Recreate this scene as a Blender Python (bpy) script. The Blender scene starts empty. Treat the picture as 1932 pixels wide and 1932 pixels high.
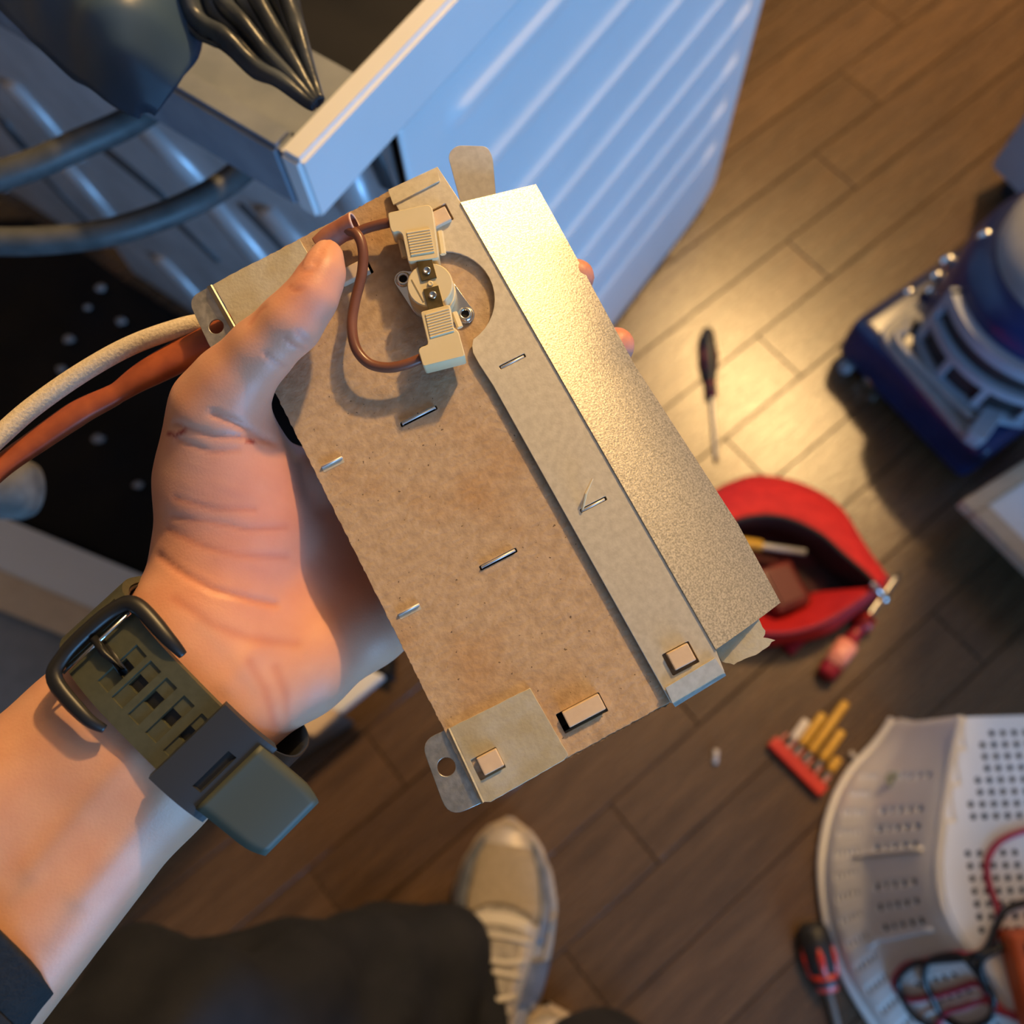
import bpy, bmesh, math, random
import numpy as np
from mathutils import Vector, Matrix, noise
random.seed(7)
rng = np.random.default_rng(7)
C = bpy.context.scene.collection
SC = bpy.context.scene
PI = math.pi

# ---------------------------------------------------------------- camera
F = 1700.0            # focal length for a 1932 px frame
H = 1.15              # lens height above the floor
_n = np.array([(1026 - 966) / F, (1563 - 966) / F, 1.0]); _n /= np.linalg.norm(_n)
_x = np.array([1.0, 0, 0]) - _n * _n[0]; _x /= np.linalg.norm(_x)
_y = np.cross(_x, _n)
if _y[1] > 0: _y = -_y
CW = np.array([_x, _y, -_n])              # camera (x right, y down, z ahead) -> world
def cam2w(v): return Vector(CW @ np.asarray(v, float)) + Vector((0, 0, H))
def cp(px, py, z): return np.array([(px - 966) / F * z, (py - 966) / F * z, z])
def P(px, py, z): return cam2w(cp(px, py, z))                 # point at a depth
def G(px, py, z=0.0):                                          # point at a height
    d = CW @ np.array([(px - 966) / F, (py - 966) / F, 1.0])
    k = (z - H) / d[2]
    return Vector((d[0] * k, d[1] * k, z))
cd = bpy.data.cameras.new('camera'); cam = bpy.data.objects.new('camera', cd); C.objects.link(cam)
cam.matrix_world = Matrix(((CW[0][0], -CW[0][1], -CW[0][2], 0), (CW[1][0], -CW[1][1], -CW[1][2], 0),
                           (CW[2][0], -CW[2][1], -CW[2][2], H), (0, 0, 0, 1)))
cd.sensor_width = 36; cd.lens = F / 1932 * 36; cd.clip_start = 0.02
cd.dof.use_dof = True; cd.dof.focus_distance = 0.302; cd.dof.aperture_fstop = 8.0
SC.camera = cam

# ---------------------------------------------------------------- world, lamp, window daylight, exposure
w = bpy.data.worlds.new('world'); SC.world = w; w.use_nodes = True
w.node_tree.nodes['Background'].inputs[0].default_value = (0.45, 0.65, 1.0, 1)
w.node_tree.nodes['Background'].inputs[1].default_value = 0.25
def light(name, kind, loc, power, color, **k):
    l = bpy.data.lights.new(name, kind); o = bpy.data.objects.new(name, l); C.objects.link(o)
    o.location = loc; l.energy = power; l.color = color
    for a, b in k.items(): setattr(l, a, b)
    return o
LAMP = Vector((0.93, 1.74, 2.42))
light('ceiling_lamp_light', 'POINT', LAMP, 225, (1.0, 0.63, 0.26), shadow_soft_size=0.05)
wl = light('window_light', 'AREA', (1.60, -2.12, 0.80), 100, (0.19, 0.51, 1.0), shape='RECTANGLE', size=1.5, size_y=1.45)
wl.rotation_euler = (PI / 2, 0, 0)      # faces +y
SC.view_settings.view_transform = 'Standard'; SC.view_settings.look = 'None'
SC.view_settings.exposure = 0.0; SC.view_settings.gamma = 1.0
SC.view_settings.use_curve_mapping = False

# ---------------------------------------------------------------- materials
def M(name, c1, c2=None, scale=30, rough=0.5, metal=0.0, bump=0.0, bscale=None, sss=0.0, detail=4, spec=0.5, rr=0.0,
      stretch=None, attr=None, trans=0.0, lo=0.35, hi=0.65, objrand=0.0, coat=0.0):
    m = bpy.data.materials.new(name); m.use_nodes = True
    nt = m.node_tree; b = nt.nodes['Principled BSDF']; L = nt.links.new
    b.inputs['Roughness'].default_value = rough; b.inputs['Metallic'].default_value = metal
    b.inputs['Specular IOR Level'].default_value = spec
    if trans: b.inputs['Transmission Weight'].default_value = trans
    if coat: b.inputs['Coat Weight'].default_value = coat
    if sss:
        b.inputs['Subsurface Weight'].default_value = sss
        b.inputs['Subsurface Radius'].default_value = (1.0, 0.32, 0.16); b.inputs['Subsurface Scale'].default_value = 0.004
    tc = nt.nodes.new('ShaderNodeTexCoord'); vec = tc.outputs['Object']
    if stretch:
        mp = nt.nodes.new('ShaderNodeMapping'); mp.inputs['Scale'].default_value = stretch
        L(vec, mp.inputs['Vector']); vec = mp.outputs['Vector']
    col = None
    def nz(s, d=detail):
        n = nt.nodes.new('ShaderNodeTexNoise'); n.inputs['Scale'].default_value = s; n.inputs['Detail'].default_value = d
        L(vec, n.inputs['Vector']); return n.outputs['Fac']
    if c2 is None: b.inputs['Base Color'].default_value = (*c1, 1)
    if c2 is not None or objrand:
        r = nt.nodes.new('ShaderNodeValToRGB'); r.color_ramp.elements[0].position = lo; r.color_ramp.elements[1].position = hi
        r.color_ramp.elements[0].color = (*c1, 1); r.color_ramp.elements[1].color = (*(c2 or c1), 1)
        L(nz(scale), r.inputs['Fac']); col = r.outputs['Color']
    if objrand:
        oi = nt.nodes.new('ShaderNodeObjectInfo'); mr = nt.nodes.new('ShaderNodeMapRange')
        mr.inputs['To Min'].default_value = 1 - objrand; mr.inputs['To Max'].default_value = 1 + objrand
        L(oi.outputs['Random'], mr.inputs['Value'])
        mx = nt.nodes.new('ShaderNodeVectorMath'); mx.operation = 'SCALE'
        L(col, mx.inputs[0]); L(mr.outputs['Result'], mx.inputs['Scale']); col = mx.outputs['Vector']
    if attr:
        a = nt.nodes.new('ShaderNodeAttribute'); a.attribute_name = attr
        mx = nt.nodes.new('ShaderNodeMixRGB'); mx.blend_type = 'MULTIPLY'; mx.inputs['Fac'].default_value = 1
        if col is None:
            mx.inputs['Color1'].default_value = (*c1, 1)
        else: L(col, mx.inputs['Color1'])
        L(a.outputs['Color'], mx.inputs['Color2']); col = mx.outputs['Color']
    if col is not None: L(col, b.inputs['Base Color'])
    if rr:
        mr = nt.nodes.new('ShaderNodeMapRange'); mr.inputs['To Min'].default_value = rough - rr; mr.inputs['To Max'].default_value = rough + rr
        L(nz(scale * 1.7), mr.inputs['Value']); L(mr.outputs['Result'], b.inputs['Roughness'])
    if bump:
        bp = nt.nodes.new('ShaderNodeBump'); bp.inputs['Strength'].default_value = bump; bp.inputs['Distance'].default_value = 0.002
        L(nz(bscale or scale), bp.inputs['Height']); L(bp.outputs['Normal'], b.inputs['Normal'])
    return m

# ---------------------------------------------------------------- object helpers
def link(name, me, mat=None, parent=None, smooth=False, mw=None):
    o = bpy.data.objects.new(name, me); C.objects.link(o)
    if mat is not None:
        me.materials.clear(); me.materials.append(mat)
    if smooth:
        for p in me.polygons: p.use_smooth = True
    if parent is not None: o.parent = parent
    if mw is not None: o.matrix_world = mw
    return o
def tag(o, label=None, cat=None, group=None, kind=None):
    for k, v in (('label', label), ('category', cat), ('group', group), ('kind', kind)):
        if v: o[k] = v
    return o
def empty(name, loc=(0, 0, 0), mw=None):
    o = bpy.data.objects.new(name, None); C.objects.link(o); o.empty_display_size = 0.02
    if mw is not None: o.matrix_world = mw
    else: o.location = loc
    return o
def tidy(bm):
    bmesh.ops.remove_doubles(bm, verts=bm.verts, dist=1e-6)
    bmesh.ops.recalc_face_normals(bm, faces=bm.faces)
def mesh_of(bm, name='m', fix=True):
    if fix: bmesh.ops.recalc_face_normals(bm, faces=bm.faces)
    me = bpy.data.meshes.new(name); bm.to_mesh(me); bm.free(); return me
def py_mesh(v, f, name='m'):
    me = bpy.data.meshes.new(name); me.from_pydata([tuple(map(float, q)) for q in v], [], f); me.validate(); me.update(); return me
def box_bm(sx, sy, sz, bev=0.0, loc=(0, 0, 0), bm=None, rot=None, seg=2):
    b2 = bmesh.new(); bmesh.ops.create_cube(b2, size=1)
    bmesh.ops.scale(b2, vec=(sx, sy, sz), verts=b2.verts)
    if bev: bmesh.ops.bevel(b2, geom=b2.edges[:], offset=bev, segments=seg, affect='EDGES', profile=0.6)
    if rot is not None: bmesh.ops.transform(b2, matrix=rot.to_4x4(), verts=b2.verts)
    bmesh.ops.translate(b2, vec=loc, verts=b2.verts)
    if bm is None: return b2
    t = bpy.data.meshes.new('t'); b2.to_mesh(t); b2.free(); bm.from_mesh(t); bpy.data.meshes.remove(t); return bm
def catmull(pts, n=8, closed=False):
    pts = [Vector(p) for p in pts]; out = []; m = len(pts)
    rg = range(m if closed else m - 1)
    for i in rg:
        if closed: a, b, c, d = pts[(i - 1) % m], pts[i], pts[(i + 1) % m], pts[(i + 2) % m]
        else: a, b, c, d = pts[max(i - 1, 0)], pts[i], pts[i + 1], pts[min(i + 2, m - 1)]
        for k in range(n):
            t = k / n
            out.append(0.5 * ((2 * b) + (c - a) * t + (2 * a - 5 * b + 4 * c - d) * t * t + (3 * b - a - 3 * c + d) * t ** 3))
    if not closed: out.append(pts[-1])
    return out
def tube_bm(path, r, seg=12, bm=None, caps=True, flat=1.0, updir=None, nz=0.0, nzs=20):
    bm = bm or bmesh.new(); path = [Vector(p) for p in path]; n = len(path)
    rad = r if isinstance(r, (list, tuple)) else [r] * n
    if len(rad) != n:
        rad = list(np.interp(np.linspace(0, 1, n), np.linspace(0, 1, len(rad)), rad))
    up = Vector(updir) if updir is not None else Vector((0.13, 0.2, 0.97)); rings = []
    for i, p in enumerate(path):
        t = (path[min(i + 1, n - 1)] - path[max(i - 1, 0)]).normalized()
        s = t.cross(up)
        if s.length < 1e-4: s = t.cross(Vector((1, 0, 0)))
        s.normalize(); u = s.cross(t).normalized()
        if updir is None: up = u
        ring = []
        for k in range(seg):
            a = 2 * PI * k / seg; d = s * math.cos(a) * rad[i] + u * math.sin(a) * rad[i] * flat
            q = p + d
            if nz: q = q + d.normalized() * noise.noise(q * nzs) * nz
            ring.append(bm.verts.new(q))
        rings.append(ring)
    for a, b in zip(rings, rings[1:]):
        for k in range(seg): bm.faces.new((a[k], a[(k + 1) % seg], b[(k + 1) % seg], b[k]))
    if caps:
        bm.faces.new(rings[0][::-1]); bm.faces.new(rings[-1])
    return bm
def lathe_bm(prof, seg=24, bm=None, mat=None):
    bm = bm or bmesh.new(); rings = []
    for r, z in prof:
        if r < 1e-6: v = bm.verts.new((0, 0, z)); rings.append([v] * seg)
        else: rings.append([bm.verts.new((r * math.cos(2 * PI * k / seg), r * math.sin(2 * PI * k / seg), z)) for k in range(seg)])
    nv = []
    for a, b in zip(rings, rings[1:]):
        for k in range(seg):
            q = []
            for v in (a[k], a[(k + 1) % seg], b[(k + 1) % seg], b[k]):
                if v not in q: q.append(v)
            if len(q) > 2: bm.faces.new(q)
    if mat is not None: bmesh.ops.transform(bm, matrix=mat, verts=list({v for r in rings for v in r}))
    return bm
def frame_z(o, zdir, xhint=(1, 0, 0)):
    z = Vector(zdir).normalized(); x = Vector(xhint); x = (x - z * x.dot(z)).normalized(); y = z.cross(x)
    return Matrix(((x.x, y.x, z.x, o[0]), (x.y, y.y, z.y, o[1]), (x.z, y.z, z.z, o[2]), (0, 0, 0, 1)))
def grid_mesh(rows, closed_v=False, name='m'):
    nu, nv = len(rows), len(rows[0]); v = [p for r in rows for p in r]; f = []
    for i in range(nu - 1):
        for j in range(nv if closed_v else nv - 1):
            j2 = (j + 1) % nv
            f.append((i * nv + j, i * nv + j2, (i + 1) * nv + j2, (i + 1) * nv + j))
    return py_mesh(v, f, name)
def solid(o, t, off=-1):
    m = o.modifiers.new('solid', 'SOLIDIFY'); m.thickness = t; m.offset = off; return o
def subd(o, n=1):
    m = o.modifiers.new('sub', 'SUBSURF'); m.levels = n; m.render_levels = n; return o
def resample(pts, n):
    pts = [Vector(p) for p in pts]; d = [0]
    for a, b in zip(pts, pts[1:]): d.append(d[-1] + (b - a).length)
    out = []
    for k in range(n):
        t = d[-1] * k / (n - 1); i = max(0, min(len(pts) - 2, int(np.searchsorted(d, t, 'right')) - 1))
        q = (t - d[i]) / max(1e-9, d[i + 1] - d[i]); out.append(pts[i].lerp(pts[i + 1], min(1, q)))
    return out
def plate_mesh(outlines, z0, z1, bev=0.0):
    """filled 2-D outline (first) with holes (rest), from z0 to z1, edges bevelled"""
    cu = bpy.data.curves.new('c', 'CURVE'); cu.dimensions = '2D'; cu.fill_mode = 'BOTH'
    cu.extrude = max(1e-5, (z1 - z0) / 2 - bev); cu.bevel_depth = bev; cu.bevel_resolution = 1; cu.offset = -bev
    for ol in outlines:
        s = cu.splines.new('POLY'); s.points.add(len(ol) - 1); s.use_cyclic_u = True
        for p, q in zip(s.points, ol): p.co = (q[0], q[1], 0, 1)
    o = bpy.data.objects.new('c', cu); C.objects.link(o)
    me = bpy.data.meshes.new_from_object(o.evaluated_get(bpy.context.evaluated_depsgraph_get()))
    bpy.data.objects.remove(o); bpy.data.curves.remove(cu)
    me.transform(Matrix.Translation((0, 0, (z0 + z1) / 2))); return me
def rounded(pts, r, n=4):
    """round the corners of a 2-D polygon; r one radius or a list"""
    out = []; m = len(pts)
    for i in range(m):
        a, b, c = Vector(pts[i - 1][:2]), Vector(pts[i][:2]), Vector(pts[(i + 1) % m][:2])
        rr = r[i] if isinstance(r, (list, tuple)) else r
        if rr <= 0: out.append(b); continue
        d1, d2 = (a - b), (c - b); k = min(rr, d1.length * .48, d2.length * .48)
        p, q = b + d1.normalized() * k, b + d2.normalized() * k
        for t in range(n + 1):
            s = t / n; out.append((1 - s) ** 2 * p + 2 * s * (1 - s) * b + s * s * q)
    return out
def jag(pts, step, amp):
    out = []; m = len(pts)
    for i in range(m):
        a, b = Vector(pts[i][:2]), Vector(pts[(i + 1) % m][:2]); k = max(1, int((b - a).length / step))
        nrm = Vector((-(b - a).y, (b - a).x)).normalized()
        for t in range(k): out.append(a.lerp(b, t / k) + nrm * (random.uniform(-amp, amp) if t else 0))
    return out

# ================================================================ THE ROOM
m_wall = M('painted_wall', (.22, .20, .18), (.25, .23, .20), rough=.9)
m_ceil = M('painted_ceiling', (.40, .38, .35), (.43, .41, .38), rough=.9)
X0, X1, Y0, Y1, ZC = -2.0, 2.8, -2.2, 3.4, 2.7
def wallbox(name, a, b, m):
    a, b = Vector(a), Vector(b); s = b - a
    return tag(link(name, mesh_of(box_bm(s.x, s.y, s.z, loc=(a + b) / 2)), m), kind='structure')
wallbox('wall_left', (X0 - .1, Y0, 0), (X0, Y1, ZC), m_wall)
wallbox('wall_right', (X1, Y0, 0), (X1 + .1, Y1, ZC), m_wall)
wallbox('wall_back', (X0, Y0 - .1, 0), (X1, Y0, ZC), m_wall)
wallbox('wall_front', (X0, Y1, 0), (X1, Y1 + .1, ZC), m_wall)
wallbox('ceiling', (X0, Y0, ZC), (X1, Y1, ZC + .1), m_ceil)
m_gap = M('floor_gap', (.015, .010, .007), rough=.9)
flr = wallbox('floor', (X0, Y0, -.06), (X1, Y1, -.009), m_gap)
# planks: long axis at 39 degrees, 86.6 mm wide
m_plank = M('dark_oak_laminate', (.066, .037, .018), (.112, .063, .030), scale=5, rough=.27, rr=.05, bump=.16, bscale=26, objrand=.16,
            stretch=(2.2, 22, 22), spec=.62, detail=8, lo=.3, hi=.7)
pa = math.radians(39.4); pd = Vector((math.cos(pa), math.sin(pa), 0)); pn = Vector((-math.sin(pa), math.cos(pa), 0))
PW, PL, OFF = 0.0866, 0.62, 0.4035
pbm = box_bm(PL - .0012, PW - .0012, .010, .0009, seg=1); pme = mesh_of(pbm, 'plank'); pme.materials.append(m_plank)
for k in range(-12, 20):
    c = OFF - .5 * PW + PW * (k - 7)
    sh = (k * 0.237 + .155) % 1.0 * PL
    for j in range(-4, 6):
        p = pd * (j * PL + sh) + pn * c
        if -1.05 < p.x < 1.75 and -.75 < p.y < 2.1:
            o = bpy.data.objects.new('plank', pme); C.objects.link(o); o.parent = flr
            o.matrix_world = Matrix.Translation((p.x, p.y, -.005 + random.uniform(-.0002, .0002))) @ Matrix.Rotation(pa, 4, 'Z')

# ================================================================ THE HEATER UNIT
def _rect(c):
    A = []
    for (u, v), (x, y) in zip([(0, 0), (1, 0), (1, 1), (0, 1)], c):
        x = (x - 966) / F; y = (y - 966) / F
        A += [[u, v, 1, 0, 0, 0, -x * u, -x * v, -x], [0, 0, 0, u, v, 1, -y * u, -y * v, -y]]
    h = np.linalg.svd(np.array(A))[2][-1].reshape(3, 3)
    return h if h[2, 2] > 0 else -h
_h = _rect([(403, 533), (825, 318), (1365, 1265), (914, 1513)]); _a, _b, _t = _h.T
_s = 0.088 / np.linalg.norm(_a); BO = _t * _s
BU = _a / np.linalg.norm(_a); BV = _b - BU * (BU @ _b); BV /= np.linalg.norm(BV); BN = -np.cross(BU, BV)
def B(px, py, h=0.0):
    """the board's own x, y of the point seen at a pixel, h above the board"""
    d = np.array([(px - 966) / F, (py - 966) / F, 1.0]); k = ((BO + BN * h) @ BN) / (d @ BN)
    q = d * k - BO; return Vector((q @ BU, -(q @ BV), h))
def Bs(pts, h=0.0): return [B(x, y, h) for x, y in pts]
def board_cam(p): return BO + BU * p[0] - BV * p[1] + BN * p[2]      # board local -> camera
_wu, _wv, _wn = CW @ BU, CW @ -BV, CW @ BN; _wo = cam2w(BO)
BM = Matrix(((_wu[0], _wv[0], _wn[0], _wo[0]), (_wu[1], _wv[1], _wn[1], _wo[1]), (_wu[2], _wv[2], _wn[2], _wo[2]), (0, 0, 0, 1)))
heater = empty('dryer_heater', mw=BM)
tag(heater, 'metal cased dryer heating element with brown mica board, held in the left hand', 'heater')

def M_board():
    m = M('mica_board', (.42, .295, .180), (.56, .41, .265), scale=260, rough=.8, bump=.22, bscale=520, detail=8, lo=.3, hi=.7)
    nt = m.node_tree; L = nt.links.new; b = nt.nodes['Principled BSDF']
    src = b.inputs['Base Color'].links[0].from_socket
    tc = [n for n in nt.nodes if n.type == 'TEX_COORD'][0]
    # dark specks and a few scorched patches of the board itself
    v = nt.nodes.new('ShaderNodeTexNoise'); v.inputs['Scale'].default_value = 620; v.inputs['Detail'].default_value = 2
    L(tc.outputs['Object'], v.inputs['Vector'])
    r = nt.nodes.new('ShaderNodeValToRGB'); r.color_ramp.elements[0].position = .70; r.color_ramp.elements[1].position = .74
    r.color_ramp.elements[0].color = (0, 0, 0, 1); r.color_ramp.elements[1].color = (.8, .8, .8, 1)
    L(v.outputs['Fac'], r.inputs['Fac'])
    mx = nt.nodes.new('ShaderNodeMixRGB'); mx.inputs['Color2'].default_value = (.07, .038, .018, 1)
    L(r.outputs['Color'], mx.inputs['Fac']); L(src, mx.inputs['Color1'])
    v2 = nt.nodes.new('ShaderNodeTexNoise'); v2.inputs['Scale'].default_value = 24; v2.inputs['Detail'].default_value = 3
    L(tc.outputs['Object'], v2.inputs['Vector'])
    r2 = nt.nodes.new('ShaderNodeValToRGB'); r2.color_ramp.elements[0].position = .52; r2.color_ramp.elements[1].position = .75
    r2.color_ramp.elements[0].color = (1, 1, 1, 1); r2.color_ramp.elements[1].color = (.92, .76, .56, 1)
    L(v2.outputs['Fac'], r2.inputs['Fac'])
    m2 = nt.nodes.new('ShaderNodeMixRGB'); m2.blend_type = 'MULTIPLY'; m2.inputs['Fac'].default_value = 1
    L(mx.outputs['Color'], m2.inputs['Color1']); L(r2.outputs['Color'], m2.inputs['Color2']); L(m2.outputs['Color'], b.inputs['Base Color'])
    return m
m_board = M_board()
m_fibre = M('torn_fibre', (.07, .045, .025), (.22, .14, .07), scale=700, rough=.95)
m_galv = M('galvanised_sheet', (.66, .60, .47), (.76, .70, .56), scale=420, rough=.47, metal=.55, bump=.035, bscale=1500, rr=.08, detail=6)
m_flange = M('bright_galvanised_sheet', (.36, .335, .275), (.64, .60, .50), scale=1500, rough=.40, metal=.62, bump=.07, bscale=1600, rr=.05, detail=2)
m_tab = M('scratched_steel', (.42, .40, .35), (.60, .57, .50), scale=330, rough=.38, metal=.8, bump=.15, bscale=300, rr=.12)
m_plate = M('stained_galvanised_plate', (.56, .48, .30), (.64, .60, .47), scale=90, rough=.5, metal=.45, bump=.12, bscale=500, rr=.06)
m_dark = M('dark_inside', (.012, .009, .007), rough=.9)
m_mica = M('ceramic_block', (.66, .50, .34), (.72, .56, .39), scale=200, rough=.55, bump=.05)
m_cream = M('cream_thermoplastic', (.74, .62, .36), (.78, .66, .40), scale=60, rough=.42)
m_white = M('white_ceramic', (.78, .74, .62), rough=.35)
m_brass = M('brass_terminal', (.17, .12, .045), (.26, .19, .08), scale=300, rough=.3, metal=.9)
m_chrome = M('bright_metal', (.75, .74, .70), rough=.18, metal=1.0)
m_wire = M('brown_wire_insulation', (.17, .062, .034), (.22, .085, .05), scale=80, rough=.32)
m_pink = M('pinkish_sleeve', (.36, .13, .085), (.45, .19, .13), scale=150, rough=.6)
m_pinkrim = M('pale_sleeve_rim', (.72, .52, .45), rough=.7)

# board, with the slots cut right through
def oblong(px, py, ln, wd, h=0.0, ang=None, r=.0004):
    c = B(px, py, h); a = math.radians(-1.0 if ang is None else ang)
    d, e = Vector((math.cos(a), math.sin(a))), Vector((-math.sin(a), math.cos(a))); c = Vector((c.x, c.y))
    return rounded([c - d * ln / 2 - e * wd / 2, c + d * ln / 2 - e * wd / 2, c + d * ln / 2 + e * wd / 2, c - d * ln / 2 + e * wd / 2], r, 2)
mm = .001
outl = jag(Bs([(414, 531), (735, 360), (818, 322), (1352, 1268), (1264, 1325), (1070, 1430), (905, 1512)]), .0009, .00016)
slots_board = [oblong(1098, 1345, .0158, .0068), oblong(790, 785, .0138, .0016), oblong(940, 1055, .0138, .0016), oblong(668, 515, .0125, .0060)]
board = link('mica_board', plate_mesh([outl] + slots_board, -.0022, 0, .0001), m_board, heater)
tag(board, 'brown speckled mica board with frayed edges')
edge = link('frayed_edge', plate_mesh([jag(Bs([(1262, 1329), (1070, 1433), (1068, 1427), (1262, 1324)]), .0005, .0004)], -.003, -.0003), m_fibre, heater)
edge2 = link('frayed_edge', plate_mesh([jag(Bs([(590, 439), (736, 359), (733, 364), (590, 444)]), .0005, .0004)], -.003, -.0003), m_fibre, heater)
# steel case behind the board
m_case = M('inner_case_steel', (.20, .18, .15), rough=.5, metal=.6)
hb = bmesh.new(); W0, LL = .088, .1985
for sx, sy, x, y in ((.0012, LL - .012, .010, -LL / 2), (.0012, LL - .012, W0 - .003, -LL / 2), (W0 - .013, .0012, .0485, -.008), (W0 - .013, .0012, .0485, -LL + .006)):
    box_bm(sx, sy, .018, 0, (x, y, -.0115), hb)
box_bm(W0 - .013, LL - .012, .0012, 0, (.0485, -LL / 2, -.0205), hb)
link('case', mesh_of(hb), m_case, heater)

# right-hand strip with the round bite for the thermostat
cxy = B(838, 568, .001)
e0, e1 = B(839, 477, .001), B(895, 645, .001)
a0 = math.atan2(e0.y - cxy.y, e0.x - cxy.x); a1 = math.atan2(e1.y - cxy.y, e1.x - cxy.x); Rb = (e0 - cxy).length
arc = [cxy + Vector((math.cos(a0 + (a1 - a0) * k / 16), math.sin(a0 + (a1 - a0) * k / 16), 0)) * Rb for k in range(17)]
left = [*Bs([(733, 361), (794, 477), (815, 479)], .001), *arc, *Bs([(891, 655), (893, 668), (905, 690)], .001)]
strip_o = left + Bs([(930, 728), (1265, 1326), (1365, 1266), (1350, 1228), (870, 385), (826, 318)], .001)
slots_strip = [oblong(1283, 1242, .0098, .0076, .001), oblong(826, 413, .0096, .0066, .001), oblong(967, 684, .0098, .0014, .001), oblong(1119, 953, .0098, .0014, .001)]
strip = link('cover_strip', plate_mesh([strip_o] + slots_strip, .0014, .0023, .0001), m_galv, heater)
tag(strip, 'flat grey galvanised strip with a round cut-out')
# folded lips at both ends of the strip
def lip(a, b, c, d, h0, h1, mat, name='folded_lip', t=.0006):
    rows = [[B(*a, h0), B(*b, h0)], [B(*d, h1), B(*c, h1)]]
    o = link(name, grid_mesh([[r[0].lerp(r[1], k / 6) for k in range(7)] for r in rows]), mat, heater); solid(o, t); return o
lip((742, 386), (829, 341), (825, 318), (733, 361), .0030, .0023, m_galv)
lip((1255, 1297), (1348, 1241), (1366, 1268), (1268, 1326), .0030, .0020, m_galv)
lip((1268, 1325), (1366, 1267), (1368, 1272), (1272, 1331), .0020, -.0020, m_tab)
# sloping flange beyond the bend
ha, hb_ = B(868, 384, .0023), B(1349, 1226, .0023); axv = (hb_ - ha).normalized(); out = Vector((0, 0, 1)).cross(axv)
if out.x < 0: out = -out
TILT = math.radians(20.0)
fp = resample(Bs([(1010, 350), (1066, 452), (1195, 690), (1390, 990), (1470, 1138)], -.008), 61)
fpx = resample([Vector((x, y, 0)) for x, y in ((1010, 350), (1070, 458), (1195, 690), (1390, 990), (1470, 1138))], 61)
rows = []
for i in range(61):
    p = ha.lerp(hb_, i / 60); v_ = i / 60; ho_ = -.008; r = []
    tilt = lambda t: TILT + math.radians(15) * t ** 1.5 * min(1, max(0, (v_ - .12) / .30))
    for _ in range(6):
        d = B(fpx[i].x, fpx[i].y, ho_) - p; along, wd = d.dot(axv), Vector((d.x, d.y, 0)).dot(out)
        hh = [.0023]
        for j in range(14): hh.append(hh[-1] - wd / 14 * math.tan(tilt((j + .5) / 14)))
        ho_ = hh[-1]
    for j in range(15):
        t = j / 14; base = p + axv * along * t + out * wd * t; base.z = hh[j]; r.append(base)
    rows.append(r)
o = link('sloping_flange', grid_mesh(rows), m_flange, heater, smooth=True); solid(o, .0007); es = o.modifiers.new('e', 'EDGE_SPLIT'); es.split_angle = .6; tag(o, 'bright spangled steel flange bent down along the edge')
# bottom-left plate and its eared tab
bp_o = Bs([(849, 1373), (1000, 1298), (1072, 1424), (1064, 1434), (926, 1513), (914, 1513)], .001)
plate = link('corner_plate', plate_mesh([jag(bp_o, .002, .00008), oblong(921, 1441, .0092, .0072, .001)], .0002, .0011, .0001), m_plate, heater)
def tab_mesh(pts, rad, hole, hr, h, t=.0009):
    ol = rounded([Vector((q.x, q.y)) for q in Bs(pts, h)], rad, 6); hc = B(*hole, h)
    ho = [Vector((hc.x + hr * math.cos(2 * PI * k / 20), hc.y + hr * math.sin(2 * PI * k / 20))) for k in range(20)]
    return plate_mesh([ol, ho], h - t, h, .00012)
tb = link('mounting_tab', tab_mesh([(850, 1373), (793, 1399), (846, 1544), (915, 1512)], [0, .0085, .0085, 0], (842, 1447), .0030, -.0012), m_tab, heater)
tag(tb, 'bare scratched steel ear with a round screw hole')
lip((849, 1373), (914, 1513), (911, 1515), (845, 1375), .0011, -.0014, m_plate, 'tab_bend')
# top-left plate and tab
tp_o = Bs([(402, 537), (456, 507), (566, 452), (600, 512), (446, 615)], .001)
link('corner_plate', plate_mesh([jag(tp_o, .002, .00012)], .0002, .0011, .0001), m_plate, heater)
tb = link('mounting_tab', tab_mesh([(403, 537), (353, 563), (404, 672), (452, 640)], [0, .0085, .006, 0], (408, 616), .0026, -.0012), m_tab, heater)
tag(tb, 'bare steel ear with a round hole beside the thumb')
lip((400, 537), (446, 618), (439, 621), (393, 540), .0012, -.0014, m_plate, 'tab_bend')
# lug at the top, turned up and round ended
def bent_lug(pts, h0, h1, mat, name, rad, t=.0008, wave=0):
    """outline flat in the board's frame, then sloped from h0 (last edge) to h1 (far end)"""
    q = rounded([Vector((p.x, p.y)) for p in Bs(pts, (h0 + h1) / 2)], rad, 6)
    me = plate_mesh([q], -t / 2, t / 2, .0001); ys = [v.co.y for v in me.vertices]; lo, hi = min(ys), max(ys)
    for v in me.vertices:
        s = (v.co.y - lo) / (hi - lo); v.co.z += h0 + (h1 - h0) * s + wave * math.sin(v.co.x * 400)
    return link(name, me, mat, heater)
bent_lug([(846, 300), (862, 284), (920, 282), (930, 300), (936, 372), (872, 392)], -.010, -.004, m_galv, 'raised_lug', [.003, .003, .003, .003, 0, 0])
lq = [(1343, 1208), (1432, 1168), (1444, 1190), (1440, 1203), (1463, 1208), (1432, 1232), (1385, 1254), (1362, 1248)]
link('broken_lug', plate_mesh([jag(Bs(lq, -.006), .0012, .0003)], -.0066, -.0060), m_plate, heater)
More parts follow.
